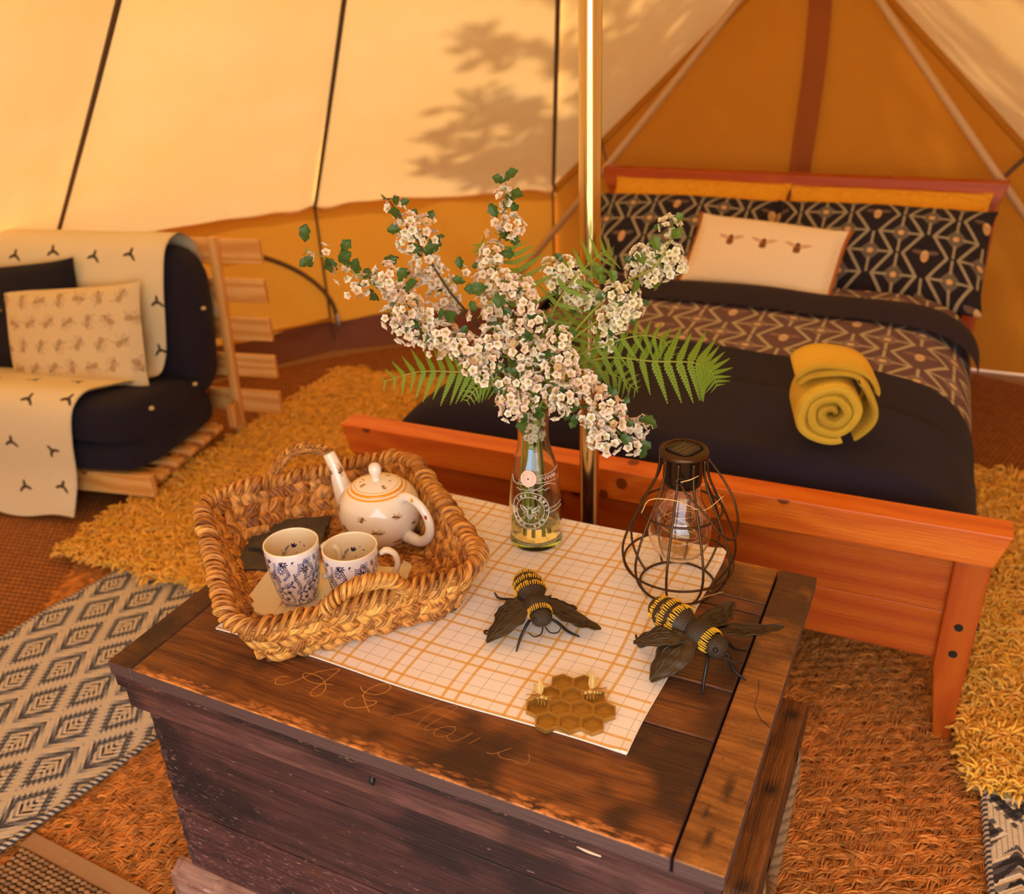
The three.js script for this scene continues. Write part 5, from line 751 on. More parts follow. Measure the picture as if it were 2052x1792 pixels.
{
  const on = (a, d, h, f) => lidP(a, d, h).toArray();
  ironBee('larger black iron bee at the right end of the lid, wings spread', on(0.836, 0.352, 0.0015), CH.t + rad(-23.6), 1.0, { seed: 3,
    wings: [[[[0.012, 0.06, 0.018], [-0.002, 0.012, 0.090], 0.027, [1, 0, 0.1]], [[0.002, 0.06, 0.018], [-0.052, 0.044, 0.073], 0.021, [1, 0, 0.6]]], [[[0.014, 0.06, -0.018], [0.082, 0.05, -0.112], 0.021, [1, 0.2, 0.5]], [[0.004, 0.06, -0.018], [0.0, 0.058, -0.098], 0.021, [1, 0, 0]]]],
    legs: [[[0.032, 0.046, 0.012], [0.046, 0.044, 0.024], [0.053, 0.022, 0.038], [0.058, 0.001, 0.046]], [[0.036, 0.045, -0.008], [0.055, 0.038, -0.012], [0.066, 0.014, -0.015], [0.082, 0.001, -0.022]], [[0.014, 0.044, -0.016], [0.026, 0.034, -0.040], [0.034, 0.010, -0.060], [0.044, 0.001, -0.078]], [[-0.03, 0.04, 0.014], [-0.05, 0.026, 0.036], [-0.074, 0.004, 0.034], [-0.094, 0.006, 0.02]], [[0.0, 0.045, 0.016], [-0.006, 0.04, 0.045], [-0.008, 0.01, 0.058], [-0.009, 0.004, 0.064]], [[-0.05, 0.042, 0.006], [-0.062, 0.024, 0.012], [-0.07, 0.004, 0.012], [-0.074, 0.001, 0.01]]], ring: [-0.010, 0.0028, 0.071] });
  ironBee('smaller black iron bee in the middle of the white runner', on(0.583, 0.343, 0.0030), CH.t + rad(-51), 0.92, { seed: 4, flat: 0.84,
    wings: [[[[0.012, 0.06, 0.018], [0.040, 0.012, 0.096], 0.026, [1, 0, -0.3]], [[0.002, 0.058, 0.018], [-0.012, 0.026, 0.070], 0.021, [1, 0, 0.2]]], [[[0.014, 0.06, -0.018], [0.066, 0.018, -0.098], 0.023, [1, 0, 0.3]], [[0.004, 0.058, -0.018], [0.012, 0.030, -0.072], 0.020, [1, 0, 0]]]],
    legs: [[[0.030, 0.046, 0.012], [0.043, 0.044, 0.024], [0.054, 0.022, 0.040], [0.066, 0.001, 0.051]], [[0.036, 0.045, -0.010], [0.046, 0.036, -0.026], [0.050, 0.012, -0.044], [0.058, 0.001, -0.062]], [[-0.03, 0.04, 0.014], [-0.05, 0.028, 0.036], [-0.08, 0.010, 0.048], [-0.104, 0.004, 0.05]], [[0.0, 0.045, 0.016], [0.004, 0.038, 0.05], [0.004, 0.008, 0.075], [0.004, 0.004, 0.080]], [[-0.03, 0.04, -0.012], [-0.045, 0.024, -0.028], [-0.062, 0.006, -0.04], [-0.07, 0.001, -0.048]]], ring: [0.004, 0.0028, 0.0875] });
}
// ---------------------------------------------------------------- honeycomb dish
{
  const T = thing('honeycomb_dish', 'antique gold honeycomb dish with two little bees on the runner edge', 'dish', lidP(0.7115, 0.177, 0.0034).toArray(), CH.t + rad(18.6));
  const gold = std({ color: rgb(0.47, 0.27, 0.055), metalness: 0.75, roughness: 0.42, bumpMap: rep(noiseT, 40, 40), bumpScale: 0.0006 }), bright = std({ color: rgb(0.55, 0.33, 0.09), metalness: 0.6, roughness: 0.5 }), S = 0.0313;
  const hex = (R) => Array.from({ length: 6 }, (_, i) => [Math.sin(i * PI / 3) * R, Math.cos(i * PI / 3) * R]), Ro = S / Math.sqrt(3);
  const ringS = shapeOf(hex(Ro + 0.00005)), ho = new THREE.Path(); hex(Ro - 0.0021).forEach((q, i) => (i ? ho.lineTo(...q) : ho.moveTo(...q))); ringS.holes.push(ho);
  const ring = extr(ringS, 0.0062, 0.0005, 1).rotateX(-PI / 2).translate(0, 0.0005, 0), plate = extr(shapeOf(hex(Ro - 0.0015)), 0.0022).rotateX(-PI / 2).translate(0, 0.0002, 0), cell = boxUV(merge([ring, plate]), 'x');
  for (const [row, n, off] of [[-1, 3, -1], [0, 4, -1.5], [1, 3, -1], [2, 2, -0.5]]) for (let i = 0; i < n; i++) { const m = M('cell', cell, gold, T); m.position.set((off + i + (row === 1 ? 0 : 0)) * S, 0, -row * S * 0.866); }
  const beeParts = (x, z, turn, tiltW) => {
    const B = M('little_bee', merge([xf(new THREE.SphereGeometry(0.0042, 14, 10), { p: [0.002, 0.0135, 0], s: [1.2, 1, 1] }), xf(new THREE.SphereGeometry(0.0036, 14, 10), { p: [0.0085, 0.0125, 0] }), ...[0, 1, 2].map((k) => xf(new THREE.SphereGeometry(0.0046 - 0.0007 * k, 14, 10), { p: [-0.004 - 0.0042 * k, 0.0125 - 0.001 * k, 0], s: [0.75, 1, 1] })), ...[-1, 1].flatMap((s) => [0, 1, 2].map((k) => sweep([V(0.004 - k * 0.003, 0.0115, s * 0.002), V(0.007 - k * 0.004, 0.0115, s * 0.0065), V(0.008 - k * 0.005, 0.006, s * 0.0085)], 0.00065, 5, 8))), ...[-1, 1].map((s) => sweep([V(0.0105, 0.0135, s * 0.0012), V(0.014, 0.015, s * 0.0025), V(0.016, 0.013, s * 0.004)], 0.0005, 5, 8))]), bright, T);
    B.position.set(x, 0, z); B.rotation.y = turn;
    for (const [s, l, a] of tiltW) { const w = surf(6, 12, (i, j) => { const q = Math.sin(PI * Math.pow(j, 0.7)) * 0.0042 + 0.0004; return [(i - 0.5) * 2 * q - j * a[0] * l, a[1] * l * j + 0.0006 * Math.sin(i * 9), s * a[2] * l * j]; }); const b = w.clone().translate(0, 0.0005, 0.0006); M('wing', merge([w, b]).translate(0, 0.0165, 0), std({ color: rgb(0.50, 0.30, 0.08), metalness: 0.5, roughness: 0.55, side: THREE.DoubleSide }), B); }
  };
  beeParts(-0.044, -0.0135, rad(-8), [[-1, 0.026, [0.1, 0.85, 0.5]], [-1, 0.018, [0.6, 0.6, 0.5]], [1, 0.024, [0.75, -0.02, 0.65]], [1, 0.02, [0.95, 0.1, 0.3]]]);
  beeParts(0.028, -0.030, rad(192), [[1, 0.026, [0.1, 0.85, 0.5]], [1, 0.019, [0.6, 0.6, 0.55]], [-1, 0.026, [0.9, 0.0, 0.45]], [-1, 0.022, [0.98, 0.1, 0.1]]]);
}
// ---------------------------------------------------------------- pine bed
const pineT = timber(1024, 512, { pale: lin('#f2b45c'), mid: lin('#e09440'), dark: lin('#b5621f'), lines: 7, warp: 1.6, knots: 6, blotch: 0.12, blotchTo: lin('#cc7428'), seed: 4 });
const paleT = timber(512, 256, { pale: lin('#f3c67c'), mid: lin('#e0a04e'), dark: lin('#b8702a'), lines: 6, warp: 1.4, knots: 3, blotch: 0.1, seed: 9 });
const bedAt = (u, w, y) => bedP(u, w, y).toArray();
{
  const T = thing('bed', 'orange pine double bed with low footboard and railed headboard', 'bed', [BED.x, 0, BED.z], BED.t);
  const pine = std({ map: rep(pineT, 1, 3), color: rgb(0.60, 0.25, 0.045), bumpMap: rep(grainT, 1, 4), bumpScale: 0.0008, roughness: 0.42 }), litPine = pine.clone(); litPine.color.setRGB(0.90, 0.47, 0.11);  // light and shade put into the colours: foot rail lit, other boards darkened
  const rail = (y1, y0, w0, d) => { const g = boxUV(extr(shapeOf([[0.002, y1], [1.498, y1], [1.476, y0], [0.024, y0]]), d - 0.006, 0.003).translate(0, 0, 0.003), 'x', [w0, y0]); return g.translate(0, 0, -w0 - d); };
  M('foot_rail', rail(0.531, 0.457, 0, 0.067), litPine, T); M('head_rail', rail(0.81, 0.735, 1.985, 0.067), pine, T);
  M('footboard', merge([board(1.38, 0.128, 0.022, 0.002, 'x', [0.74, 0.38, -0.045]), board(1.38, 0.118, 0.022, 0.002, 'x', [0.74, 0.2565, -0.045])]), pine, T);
  const leg = (s) => { const m = (x) => (s > 0 ? x : 1.5 - x); const g = boxUV(extr(shapeOf([[m(1.410), 0.452], [m(1.476), 0.452], [m(1.472), 0.0], [m(1.438), 0.0], [m(1.410), 0.19]]), 0.056, 0.004), 'y'); return g.translate(0, 0, -0.076); };
  const bolt = std({ color: rgb(0.03, 0.025, 0.02), metalness: 0.6, roughness: 0.5 });
  for (const s of [1, -1]) { const L = M('leg', leg(s), pine, T); for (const y of [0.297, 0.23]) M('bolt', xf(new THREE.CylinderGeometry(0.0085, 0.0085, 0.004, 20), { p: [s > 0 ? 1.442 : 0.058, y, -0.0155], r: [PI / 2, 0, 0] }), bolt, L); M('bolt', xf(new THREE.CylinderGeometry(0.0085, 0.0085, 0.004, 20), { p: [s > 0 ? 1.4765 : 0.0235, 0.298, -0.03], r: [0, 0, PI / 2] }), bolt, L); }
  for (const s of [1, -1]) M('head_post', board(0.062, 0.735, 0.055, 0.004, 'y', [s > 0 ? 1.443 : 0.057, 0.3675, -2.02]), pine, T);
  for (const y of [0.32, 0.46, 0.6]) M('head_slat', board(1.33, 0.1, 0.02, 0.003, 'x', [0.75, y, -2.02]), pine, T);
  for (const s of [1, -1]) M('side_rail', board(0.024, 0.15, 1.91, 0.003, 'z', [s > 0 ? 1.43 : 0.07, 0.285, -1.03]), pine, T);
  for (let k = 0; k < 8; k++) M('bed_slat', board(1.33, 0.018, 0.08, 0.003, 'x', [0.75, 0.315, -0.25 - k * 0.22]), pine, T);
}
const navy = (b = 1) => phy({ color: rgb(0.010 * b, 0.006 * b, 0.015 * b), roughness: 1, sheen: 0.14, sheenColor: rgb(0.30, 0.22, 0.26), sheenRoughness: 0.6, bumpMap: rep(fuzzT, 6, 6), bumpScale: 0.0012 });
function latticeTile(bg, line, shade, dot, beeC, wide) { // honeycomb lattice with bees; one tile holds two bees
  return draw(1024, 1024, (g, W, H) => {
    g.fillStyle = bg; g.fillRect(0, 0, W, H); g.lineJoin = 'round'; g.lineCap = 'round';
    const P = (x, y) => [x * W, y * H];
    const poly = (pts, w, c, fill) => { g.strokeStyle = c; g.lineWidth = w; g.beginPath(); pts.forEach((p, i) => (i ? g.lineTo(...P(...p)) : g.moveTo(...P(...p)))); if (fill) { g.fillStyle = fill; g.closePath(); g.fill(); } g.stroke(); };
    const dots = [], bees = []; for (let i = -1; i <= 2; i++) for (let j = -1; j <= 2; j++) { bees.push([i, j], [i + 0.5, j + 0.5]); dots.push([i + 0.5, j], [i, j + 0.5], [i + 0.25, j + 0.25], [i + 0.75, j + 0.25], [i + 0.25, j + 0.75], [i + 0.75, j + 0.75]); }
    for (const [x, y] of dots) poly([[x - 0.1, y], [x, y - 0.125], [x + 0.1, y], [x, y + 0.125]], 4, shade, shade);
    for (const c of [-0.5, 0, 0.5, 1, 1.5]) for (const s of [-1, 1]) poly(Array.from({ length: 25 }, (_, k) => { const q = k - 8, y = q * 0.125, m = ((q % 4) + 4) % 4; return [c + s * (m === 2 ? 0.052 : m === 0 ? 0.2 : 0.16), y + (m === 1 ? -0.055 : m === 3 ? 0.055 : 0)]; }), 30, line);
    for (const [x, y] of dots) { poly([[x - 0.19, y], [x - 0.07, y]], 26, line); poly([[x + 0.07, y], [x + 0.19, y]], 26, line); poly([[x, y - 0.23], [x, y - 0.09]], 24, line); poly([[x, y + 0.09], [x, y + 0.23]], 24, line); }
    for (const [x, y] of dots) { g.fillStyle = dot; g.beginPath(); g.arc(...P(x, y), 30, 0, 7); g.fill(); }
    for (const [x, y] of bees) { g.save(); g.translate(...P(x, y)); g.fillStyle = bg; g.beginPath(); g.ellipse(0, 0, 150, 190, 0, 0, 7); g.fill(); g.fillStyle = beeC; g.globalAlpha = 0.75; for (const s of [-1, 1]) { g.beginPath(); g.ellipse(s * 66, -38, 60, 26, s * -0.15, 0, 7); g.fill(); } g.globalAlpha = 1; g.fillStyle = dot; g.beginPath(); g.ellipse(0, 10, 38, 74, 0, 0, 7); g.fill(); g.fillStyle = beeC; for (const q of [-14, 14, 42]) g.fillRect(-34, q, 68, 8); g.restore(); }
  });
}
const pillowT = latticeTile('#1c1420', '#a59b80', '#6f6558', '#e0b47a', '#8a6c58'), duvetT = latticeTile('#6a4f55', '#b9b094', '#8a7672', '#ddc39a', '#9c7a6c');
{
  const M1 = thing('mattress', 'mattress lying in the pine bed under the bedding', 'mattress', [BED.x, 0, BED.z], BED.t);
  M('mattress_body', boxUV(new RoundedBoxGeometry(1.20, 0.15, 1.80, 4, 0.05).translate(0.745, 0.402, -1.05), 'x'), std({ color: rgb(0.6, 0.52, 0.4) }), M1);
  // bedding section: t from -1 to 1 across the bed
  const sect = (t, top, low, hw) => { const s = Math.sign(t) * (1 - Math.pow(1 - Math.abs(t), 1.7)); return [0.745 + s * hw, low + (top - low) * Math.pow(Math.max(0, 1 - Math.pow(Math.abs(s), 8)), 0.5)]; };
  const sheet = (w0, w1, lift, low, hw, nU, nW, opt = {}) => surf(nU, nW, (i, j) => {
    const t = i * 2 - 1, a = typeof w0 === 'function' ? w0(i) : w0, b = typeof w1 === 'function' ? w1(i) : w1, w = lerp(a, b, j); let [x, y] = sect(t, 0.545 + lift, low, hw);
    const front = smoothstep(w, 0.072, 0.2), drop = 1 - 0.55 * Math.pow(1 - front, 2.2); y = low + (y - low) * drop;
    y += 0.016 * (fbm(x * 4 + 2, w * 4, 3) - 0.5) + 0.004 * Math.sin(w * 22 + x * 5) * Math.pow(Math.abs(t), 3); y += (opt.roll || 0) * Math.sin(PI * j);
    return [x, y, -w, x / 0.37, w / 0.37];
  });
  const dv = thing('duvet', 'double duvet with beige honeycomb and bee pattern, its top turned down', 'duvet', [BED.x, 0, BED.z], BED.t);
  M('cover', sheet(0.076, 1.46, 0, 0.33, 0.708, 70, 90), std({ map: duvetT, roughness: 1, bumpMap: rep(fuzzT, 3, 3), bumpScale: 0.001, side: THREE.DoubleSide }), dv);
  M('turned_edge', sheet((i) => lerp(1.19, 1.09, i), (i) => lerp(1.40, 1.30, i), 0.012, 0.40, 0.716, 70, 18, { roll: 0.028 }), std({ color: rgb(0.022, 0.012, 0.020), roughness: 1, side: THREE.DoubleSide }), dv);
  const t1 = thing('bed_throw', 'dark navy throw spread over the foot half of the bed, underneath layer', 'throw', [BED.x, 0, BED.z], BED.t);
  M('fabric', sheet(0.0735, (i) => lerp(0.90, 0.66, i), 0.007, 0.315, 0.717, 80, 50), navy(1.1), t1);
  const t2 = thing('bed_throw', 'dark navy throw folded across the bed foot under the yellow towel, upper layer', 'throw', [BED.x, 0, BED.z], BED.t);
  M('fabric', sheet(0.071, (i) => lerp(0.62, 0.43, i), 0.015, 0.305, 0.724, 80, 40), navy(1.25), t2);
  M('hem', sheet((i) => lerp(0.618, 0.428, i), (i) => lerp(0.634, 0.444, i), 0.013, 0.305, 0.7245, 80, 4), navy(0.35), t2);
}
function pillow(name, label, cat, u, w, y, W, H, Th, lean, mat, extra = 0, seed = 1, uvs = [W / 0.36, H / 0.36], group) {
  const p = bedP(u, w, y), T = thing(name, label, cat, p.toArray(), BED.t + extra, group); const g = new THREE.Group();
  const m = M('cover', cushion(W, H, Th, 26, 0.045, seed, uvs), mat, T); m.rotation.x = -rad(lean); return [T, m];
}
{
  const yel = std({ color: rgb(0.86, 0.40, 0.012), roughness: 0.95, bumpMap: rep(noiseT, 3, 3), bumpScale: 0.012 }), pat = std({ map: pillowT, roughness: 0.95, bumpMap: rep(noiseT, 2, 2), bumpScale: 0.012 });
  pillow('pillow', 'mustard yellow pillow behind the left patterned pillow', 'pillow', 0.415, 1.835, 0.650, 0.70, 0.40, 0.12, 50, yel, 0, 2, undefined, 'mustard pillows');
  pillow('pillow', 'mustard yellow pillow behind the right patterned pillow', 'pillow', 1.105, 1.835, 0.646, 0.70, 0.40, 0.12, 50, yel, 0, 7, undefined, 'mustard pillows');
  pillow('pillow', 'navy and beige bee patterned pillow on the left side of the bed', 'pillow', 0.395, 1.665, 0.610, 0.735, 0.45, 0.15, 55, pat, rad(1), 3, undefined, 'bee patterned pillows');
  pillow('pillow', 'navy and beige bee patterned pillow on the right side of the bed', 'pillow', 1.10, 1.665, 0.612, 0.735, 0.45, 0.15, 55, pat, rad(-1), 5, undefined, 'bee patterned pillows');
  const bc = draw(1024, 640, (g, W, H) => { g.fillStyle = '#f6e3bf'; g.fillRect(0, 0, W, H); for (const x of [0.27, 0.5, 0.73]) { const X = x * W, Y = H * 0.40; g.fillStyle = 'rgba(206,160,120,0.75)'; for (const s of [-1, 1]) { g.beginPath(); g.moveTo(X, Y - 6); g.quadraticCurveTo(X + s * 50, Y - 50, X + s * 96, Y - 34); g.quadraticCurveTo(X + s * 60, Y + 10, X, Y + 8); g.fill(); } g.fillStyle = '#6a3f26'; g.beginPath(); g.ellipse(X, Y - 18, 17, 20, 0, 0, 7); g.fill(); g.fillStyle = '#a0642c'; g.beginPath(); g.ellipse(X, Y + 22, 25, 33, 0, 0, 7); g.fill(); g.fillStyle = '#5a3320'; for (const q of [6, 24, 42]) g.fillRect(X - 23, Y + q, 46, 8); } });
  const [T, m] = pillow('cushion', 'oblong cream cushion with three bees and orange brown piping on the bed', 'cushion', 0.765, 1.425, 0.638, 0.51, 0.285, 0.11, 46, std({ map: bc, roughness: 1, bumpMap: rep(fuzzT, 4, 3), bumpScale: 0.001 }), rad(-1.5), 4, [1, 1]); m.rotation.z = rad(-4);
  for (const s of [-1, 1]) M('piping', sweep(Array.from({ length: 11 }, (_, i) => { const v = i / 5 - 1; return V(s * 0.255 * (1 - 0.045 * (1 - Math.pow(v, 4))), v * 0.142, 0); }), 0.0075, 8, 30), std({ color: rgb(0.42, 0.12, 0.018), roughness: 0.9 }), m);
}
// rolled towels
{
  const yt = std({ color: rgb(0.98, 0.62, 0.045), roughness: 1, bumpMap: rep(fuzzT, 10, 10), bumpScale: 0.004 });
  const p = bedP(1.118, 0.255, 0.572), T = thing('towel', 'thick yellow towel rolled up on the navy throw, fold on top', 'towel', p.toArray(), BED.t + rad(14)); T.scale.setScalar(0.92);
  const roll = surf(220, 12, (i, j) => { // spiral skin of soft turns: i runs along the spiral section and back, j along the roll
    const out = i < 0.5, t = out ? i * 2 : 2 - i * 2, a = 0.4 + 2 * PI * 2.75 * t, lump = 1 + 0.035 * Math.sin(a * 2.3 + 1) + 0.02 * Math.sin(a * 5.1), half = 0.0128 * (0.5 + 0.5 * Math.min(1, t * 6 + 0.3)), rr = lerp(0.008, 0.0755, Math.pow(t, 0.9)) * lump + (out ? half : -half) * Math.sqrt(Math.max(0.02, 1 - Math.pow(Math.abs(t * 2 - 1), 40)));
    const e = Math.abs(j * 2 - 1), z = (j - 0.5) * 0.17, inset = Math.pow(Math.max(0, (e - 0.86) / 0.14), 2) * 0.008; const r2 = rr + (out ? -inset : inset);
    return [Math.cos(a) * r2, 0.087 + Math.sin(a) * r2 * 0.93, z, a * 0.05, z]; });
  const cap = (z) => surf(150, 3, (i, j) => { const t = i, a = 0.4 + 2 * PI * 2.75 * t, lump = 1 + 0.035 * Math.sin(a * 2.3 + 1) + 0.02 * Math.sin(a * 5.1), half = (0.0128 - 0.004) * (0.5 + 0.5 * Math.min(1, t * 6 + 0.3)), rr = lerp(0.008, 0.0755, Math.pow(t, 0.9)) * lump + (j * 2 - 1) * half; return [Math.cos(a) * rr, 0.087 + Math.sin(a) * rr * 0.93, z + Math.sign(z) * 0.004 * Math.sin(PI * j), a * 0.05, j * 0.03]; });
  M('roll', merge([roll, cap(0.083), cap(-0.083)]), yt, T);
  const flap = (r0, a0, a1, z0, z1, th) => surf(40, 14, (i, j) => { const b = j * 2 * PI, a = lerp(a0, a1, i), endR = Math.pow(Math.max(0, 1 - Math.pow(Math.abs(i * 2 - 1), 24)), 0.4), e = 0.5, sx = Math.sign(Math.cos(b)) * Math.pow(Math.abs(Math.cos(b)), e), sy = Math.sign(Math.sin(b)) * Math.pow(Math.abs(Math.sin(b)), e), rr = r0 + sy * th * 0.5 * (0.3 + 0.7 * endR) + 0.003 * Math.sin(a * 5 + r0 * 90); return [Math.cos(a) * rr, 0.087 + Math.sin(a) * rr * 0.93, lerp(z0, z1, (sx + 1) / 2), a * 0.1, j * 0.3]; });
  M('folded_flap', merge([flap(0.0975, 0.55, 2.45, -0.095, 0.060, 0.0165), flap(0.1125, 0.35, 2.40, -0.10, 0.052, 0.016)]), yt, T);
  M('wrap', flap(0.0955, -0.9, 1.0, -0.092, 0.078, 0.018), yt, T);
}
// ---------------------------------------------------------------- futon
{
  const FX = -1.15, FZ = -2.58, FT = -rad(15), at = (x, d, y) => V(FX + Math.cos(rad(15)) * x + Math.sin(rad(15)) * d, y, FZ + Math.sin(rad(15)) * x - Math.cos(rad(15)) * d).toArray();
  const T = thing('futon', 'low futon chair with folded navy mattress on a pale slatted frame', 'futon', [FX, 0, FZ], FT), L = 0.98;
  const pale = std({ map: rep(paleT, 1, 4), roughness: 0.55 }), nv = navy(1.0);
  M('front_rail', board(L, 0.075, 0.03, 0.004, 'x', [-L / 2, 0.105, -0.012]), pale, T);
  for (const x of [-0.09, -L + 0.09]) { M('leg', board(0.045, 0.068, 0.045, 0.003, 'y', [x, 0.034, -0.04]), pale, T); M('leg', board(0.045, 0.068, 0.045, 0.003, 'y', [x, 0.034, -0.42]), pale, T); }
  for (let k = 0; k < 5; k++) M('seat_slat', board(L + 0.01, 0.018, 0.045, 0.004, 'x', [-L / 2 + 0.008, 0.118, -0.065 - k * 0.085]), pale, T);
  for (const x of [-0.05, -L + 0.05]) M('side_rail', board(0.028, 0.045, 0.46, 0.004, 'z', [x, 0.09, -0.24]), pale, T);
  M('back_post', board(0.03, 0.72, 0.03, 0.004, 'y', [0.0, 0.40, -0.575], [-0.06, 0, 0]), pale, T); M('back_post', board(0.03, 0.72, 0.03, 0.004, 'y', [-L, 0.40, -0.575], [-0.06, 0, 0]), pale, T);
  for (let k = 0; k < 5; k++) M('back_slat', board(L + 0.17, 0.085, 0.02, 0.003, 'x', [-L / 2 + 0.08, 0.155 + k * 0.138, -0.585 - 0.008 * k]), pale, T);
  M('foot_block', board(0.03, 0.09, 0.03, 0.004, 'y', [0.012, 0.13, -0.50]), pale, T);
  const pad = (d0, d1, h0, h1, w, x0, y0, tilt, seed) => surf(48, 40, (i, j) => { // rounded slab: superellipse section swept along x
    const a = i * 2 * PI, c = Math.cos(a), s = Math.sin(a), e = 0.55, sx = Math.sign(c) * Math.pow(Math.abs(c), e), sy = Math.sign(s) * Math.pow(Math.abs(s), e), t = j * 2 - 1, end = Math.pow(Math.max(0, 1 - Math.pow(Math.abs(t), 14)), 0.42);
    const d = (d0 + d1) / 2 + sx * (d1 - d0) / 2 * (0.002 + 0.998 * end), y = (h0 + h1) / 2 + sy * (h1 - h0) / 2 * (0.002 + 0.998 * end) + 0.018 * (fbm(j * 7 + seed, i * 5, 2) - 0.5) * end, x = x0 - w / 2 + t * w / 2;
    return [x, y0 + y + tilt * d, -d, j * 2, i];
  }, true);
  M('mattress', pad(-0.03, 0.50, 0.135, 0.265, L, 0.0, 0, -0.02, 1), nv, T);
  M('mattress', pad(-0.035, 0.46, 0.235, 0.405, L, 0.0, 0, -0.20, 3), nv, T);
  M('mattress', (() => { const g = pad(0.0, 0.165, 0.0, 0.53, L, 0.01, 0, 0, 6); return xf(g, { p: [0, 0.235, -0.355], r: [-0.13, 0, 0] }); })(), nv, T);
  M('tuft', merge([[-0.012, 0.335, -0.10], [-0.02, 0.31, -0.36], [0.006, 0.55, -0.455]].map((p) => xf(new THREE.SphereGeometry(0.007, 10, 8), { p, s: [1.3, 1, 1.3] }))), std({ color: rgb(0.6, 0.45, 0.2), roughness: 1 }), T);
  // cream throw with bees over back, seat and front
  const beeT = (bg, c, n, s, seed) => draw(1024, 1024, (g, W, H) => { g.fillStyle = bg; g.fillRect(0, 0, W, H); const r = rng(seed); for (let i = 0; i < n; i++) for (let j = 0; j < n; j++) { const x = (i + 0.5 * (j % 2) + 0.15 + 0.12 * r()) * W / n, y = (j + 0.4 + 0.2 * r()) * H / n; g.save(); g.translate(x, y); g.rotate((r() - 0.5) * 1.2 + 3.1); g.fillStyle = c; g.beginPath(); g.ellipse(0, 6 * s, 6 * s, 17 * s, 0, 0, 7); g.fill(); for (const k of [-1, 1]) { g.beginPath(); g.ellipse(k * 13 * s, -8 * s, 5.5 * s, 16 * s, k * 0.9, 0, 7); g.fill(); } g.restore(); } });
  const th = thing('throw_blanket', 'cream throw with small dark bees draped over the futon', 'throw', [FX, 0, FZ], FT);
  const path = [[0.60, 0.42], [0.585, 0.62], [0.565, 0.745], [0.50, 0.79], [0.43, 0.768], [0.39, 0.66], [0.366, 0.5], [0.345, 0.40], [0.315, 0.362], [0.22, 0.376], [0.10, 0.402], [0.0, 0.419], [-0.05, 0.385], [-0.068, 0.28], [-0.065, 0.16], [-0.085, 0.07], [-0.10, 0.022]], pc = new THREE.CatmullRomCurve3(path.map(([d, y]) => V(d, y, 0)), false, 'centripetal'); const LEN = pc.getLength();
  const edge = (t) => t < 0.5 ? lerp(-0.03, -0.10, t / 0.5) : lerp(-0.10, -0.235, (t - 0.5) / 0.5);
  const f = (lift) => surf(40, 90, (i, j) => { const q = pc.getPointAt(j), x = lerp(-L - 0.02, edge(j), lift > 0 ? i : 1 - i), w = 0.008 * (fbm(x * 5, j * 9, 3) - 0.5) + (j > 0.78 ? 0.012 * Math.sin(x * 20 + 1) * (j - 0.78) * 4 : 0); const n = pc.getTangentAt(j); return [x, q.y + lift * n.x * -1 + w, -(q.x + lift * n.y), x / 0.75, -j * LEN / 0.75]; });
  M('fabric', merge([f(0.004), f(-0.001)]), std({ map: beeT('#efdcae', '#4b3a24', 5, 1.25, 5), roughness: 1, bumpMap: rep(weaveT, 18, 18), bumpScale: 0.0012, side: THREE.DoubleSide }), th);
  const c1 = thing('cushion', 'navy cushion with small yellow bees at the left edge of the futon', 'cushion', at(-0.62, 0.325, 0.515), FT + 0.06); const m1 = M('cover', cushion(0.50, 0.40, 0.13, 22, 0.05, 8, [1.4, 1.2]), std({ map: beeT('#15101a', '#b58b3c', 2, 1.2, 8), roughness: 1, bumpMap: rep(fuzzT, 4, 4), bumpScale: 0.001 }), c1); m1.rotation.set(-0.16, 0, 0.10);
  const pc2 = draw(1024, 768, (g, W, H) => { g.fillStyle = '#f0d7a4'; g.fillRect(0, 0, W, H); const r = rng(44); for (let i = 0; i < 7; i++) for (let j = 0; j < 5; j++) { g.globalAlpha = 0.35; beeSketch(g, (i + 0.3 + 0.5 * (j % 2)) * W / 7, (j + 0.5) * H / 5, 60, r() * 6, r()); } g.globalAlpha = 1; });
  const c2 = thing('cushion', 'cream cushion printed with faint bees leaning on the futon throw', 'cushion', at(-0.365, 0.255, 0.475), FT + 0.03); const m2 = M('cover', cushion(0.53, 0.385, 0.13, 24, 0.05, 9, [1, 1]), std({ map: pc2, roughness: 1, bumpMap: rep(weaveT, 20, 16), bumpScale: 0.0012 }), c2); m2.rotation.set(-0.30, 0, 0.075);
}
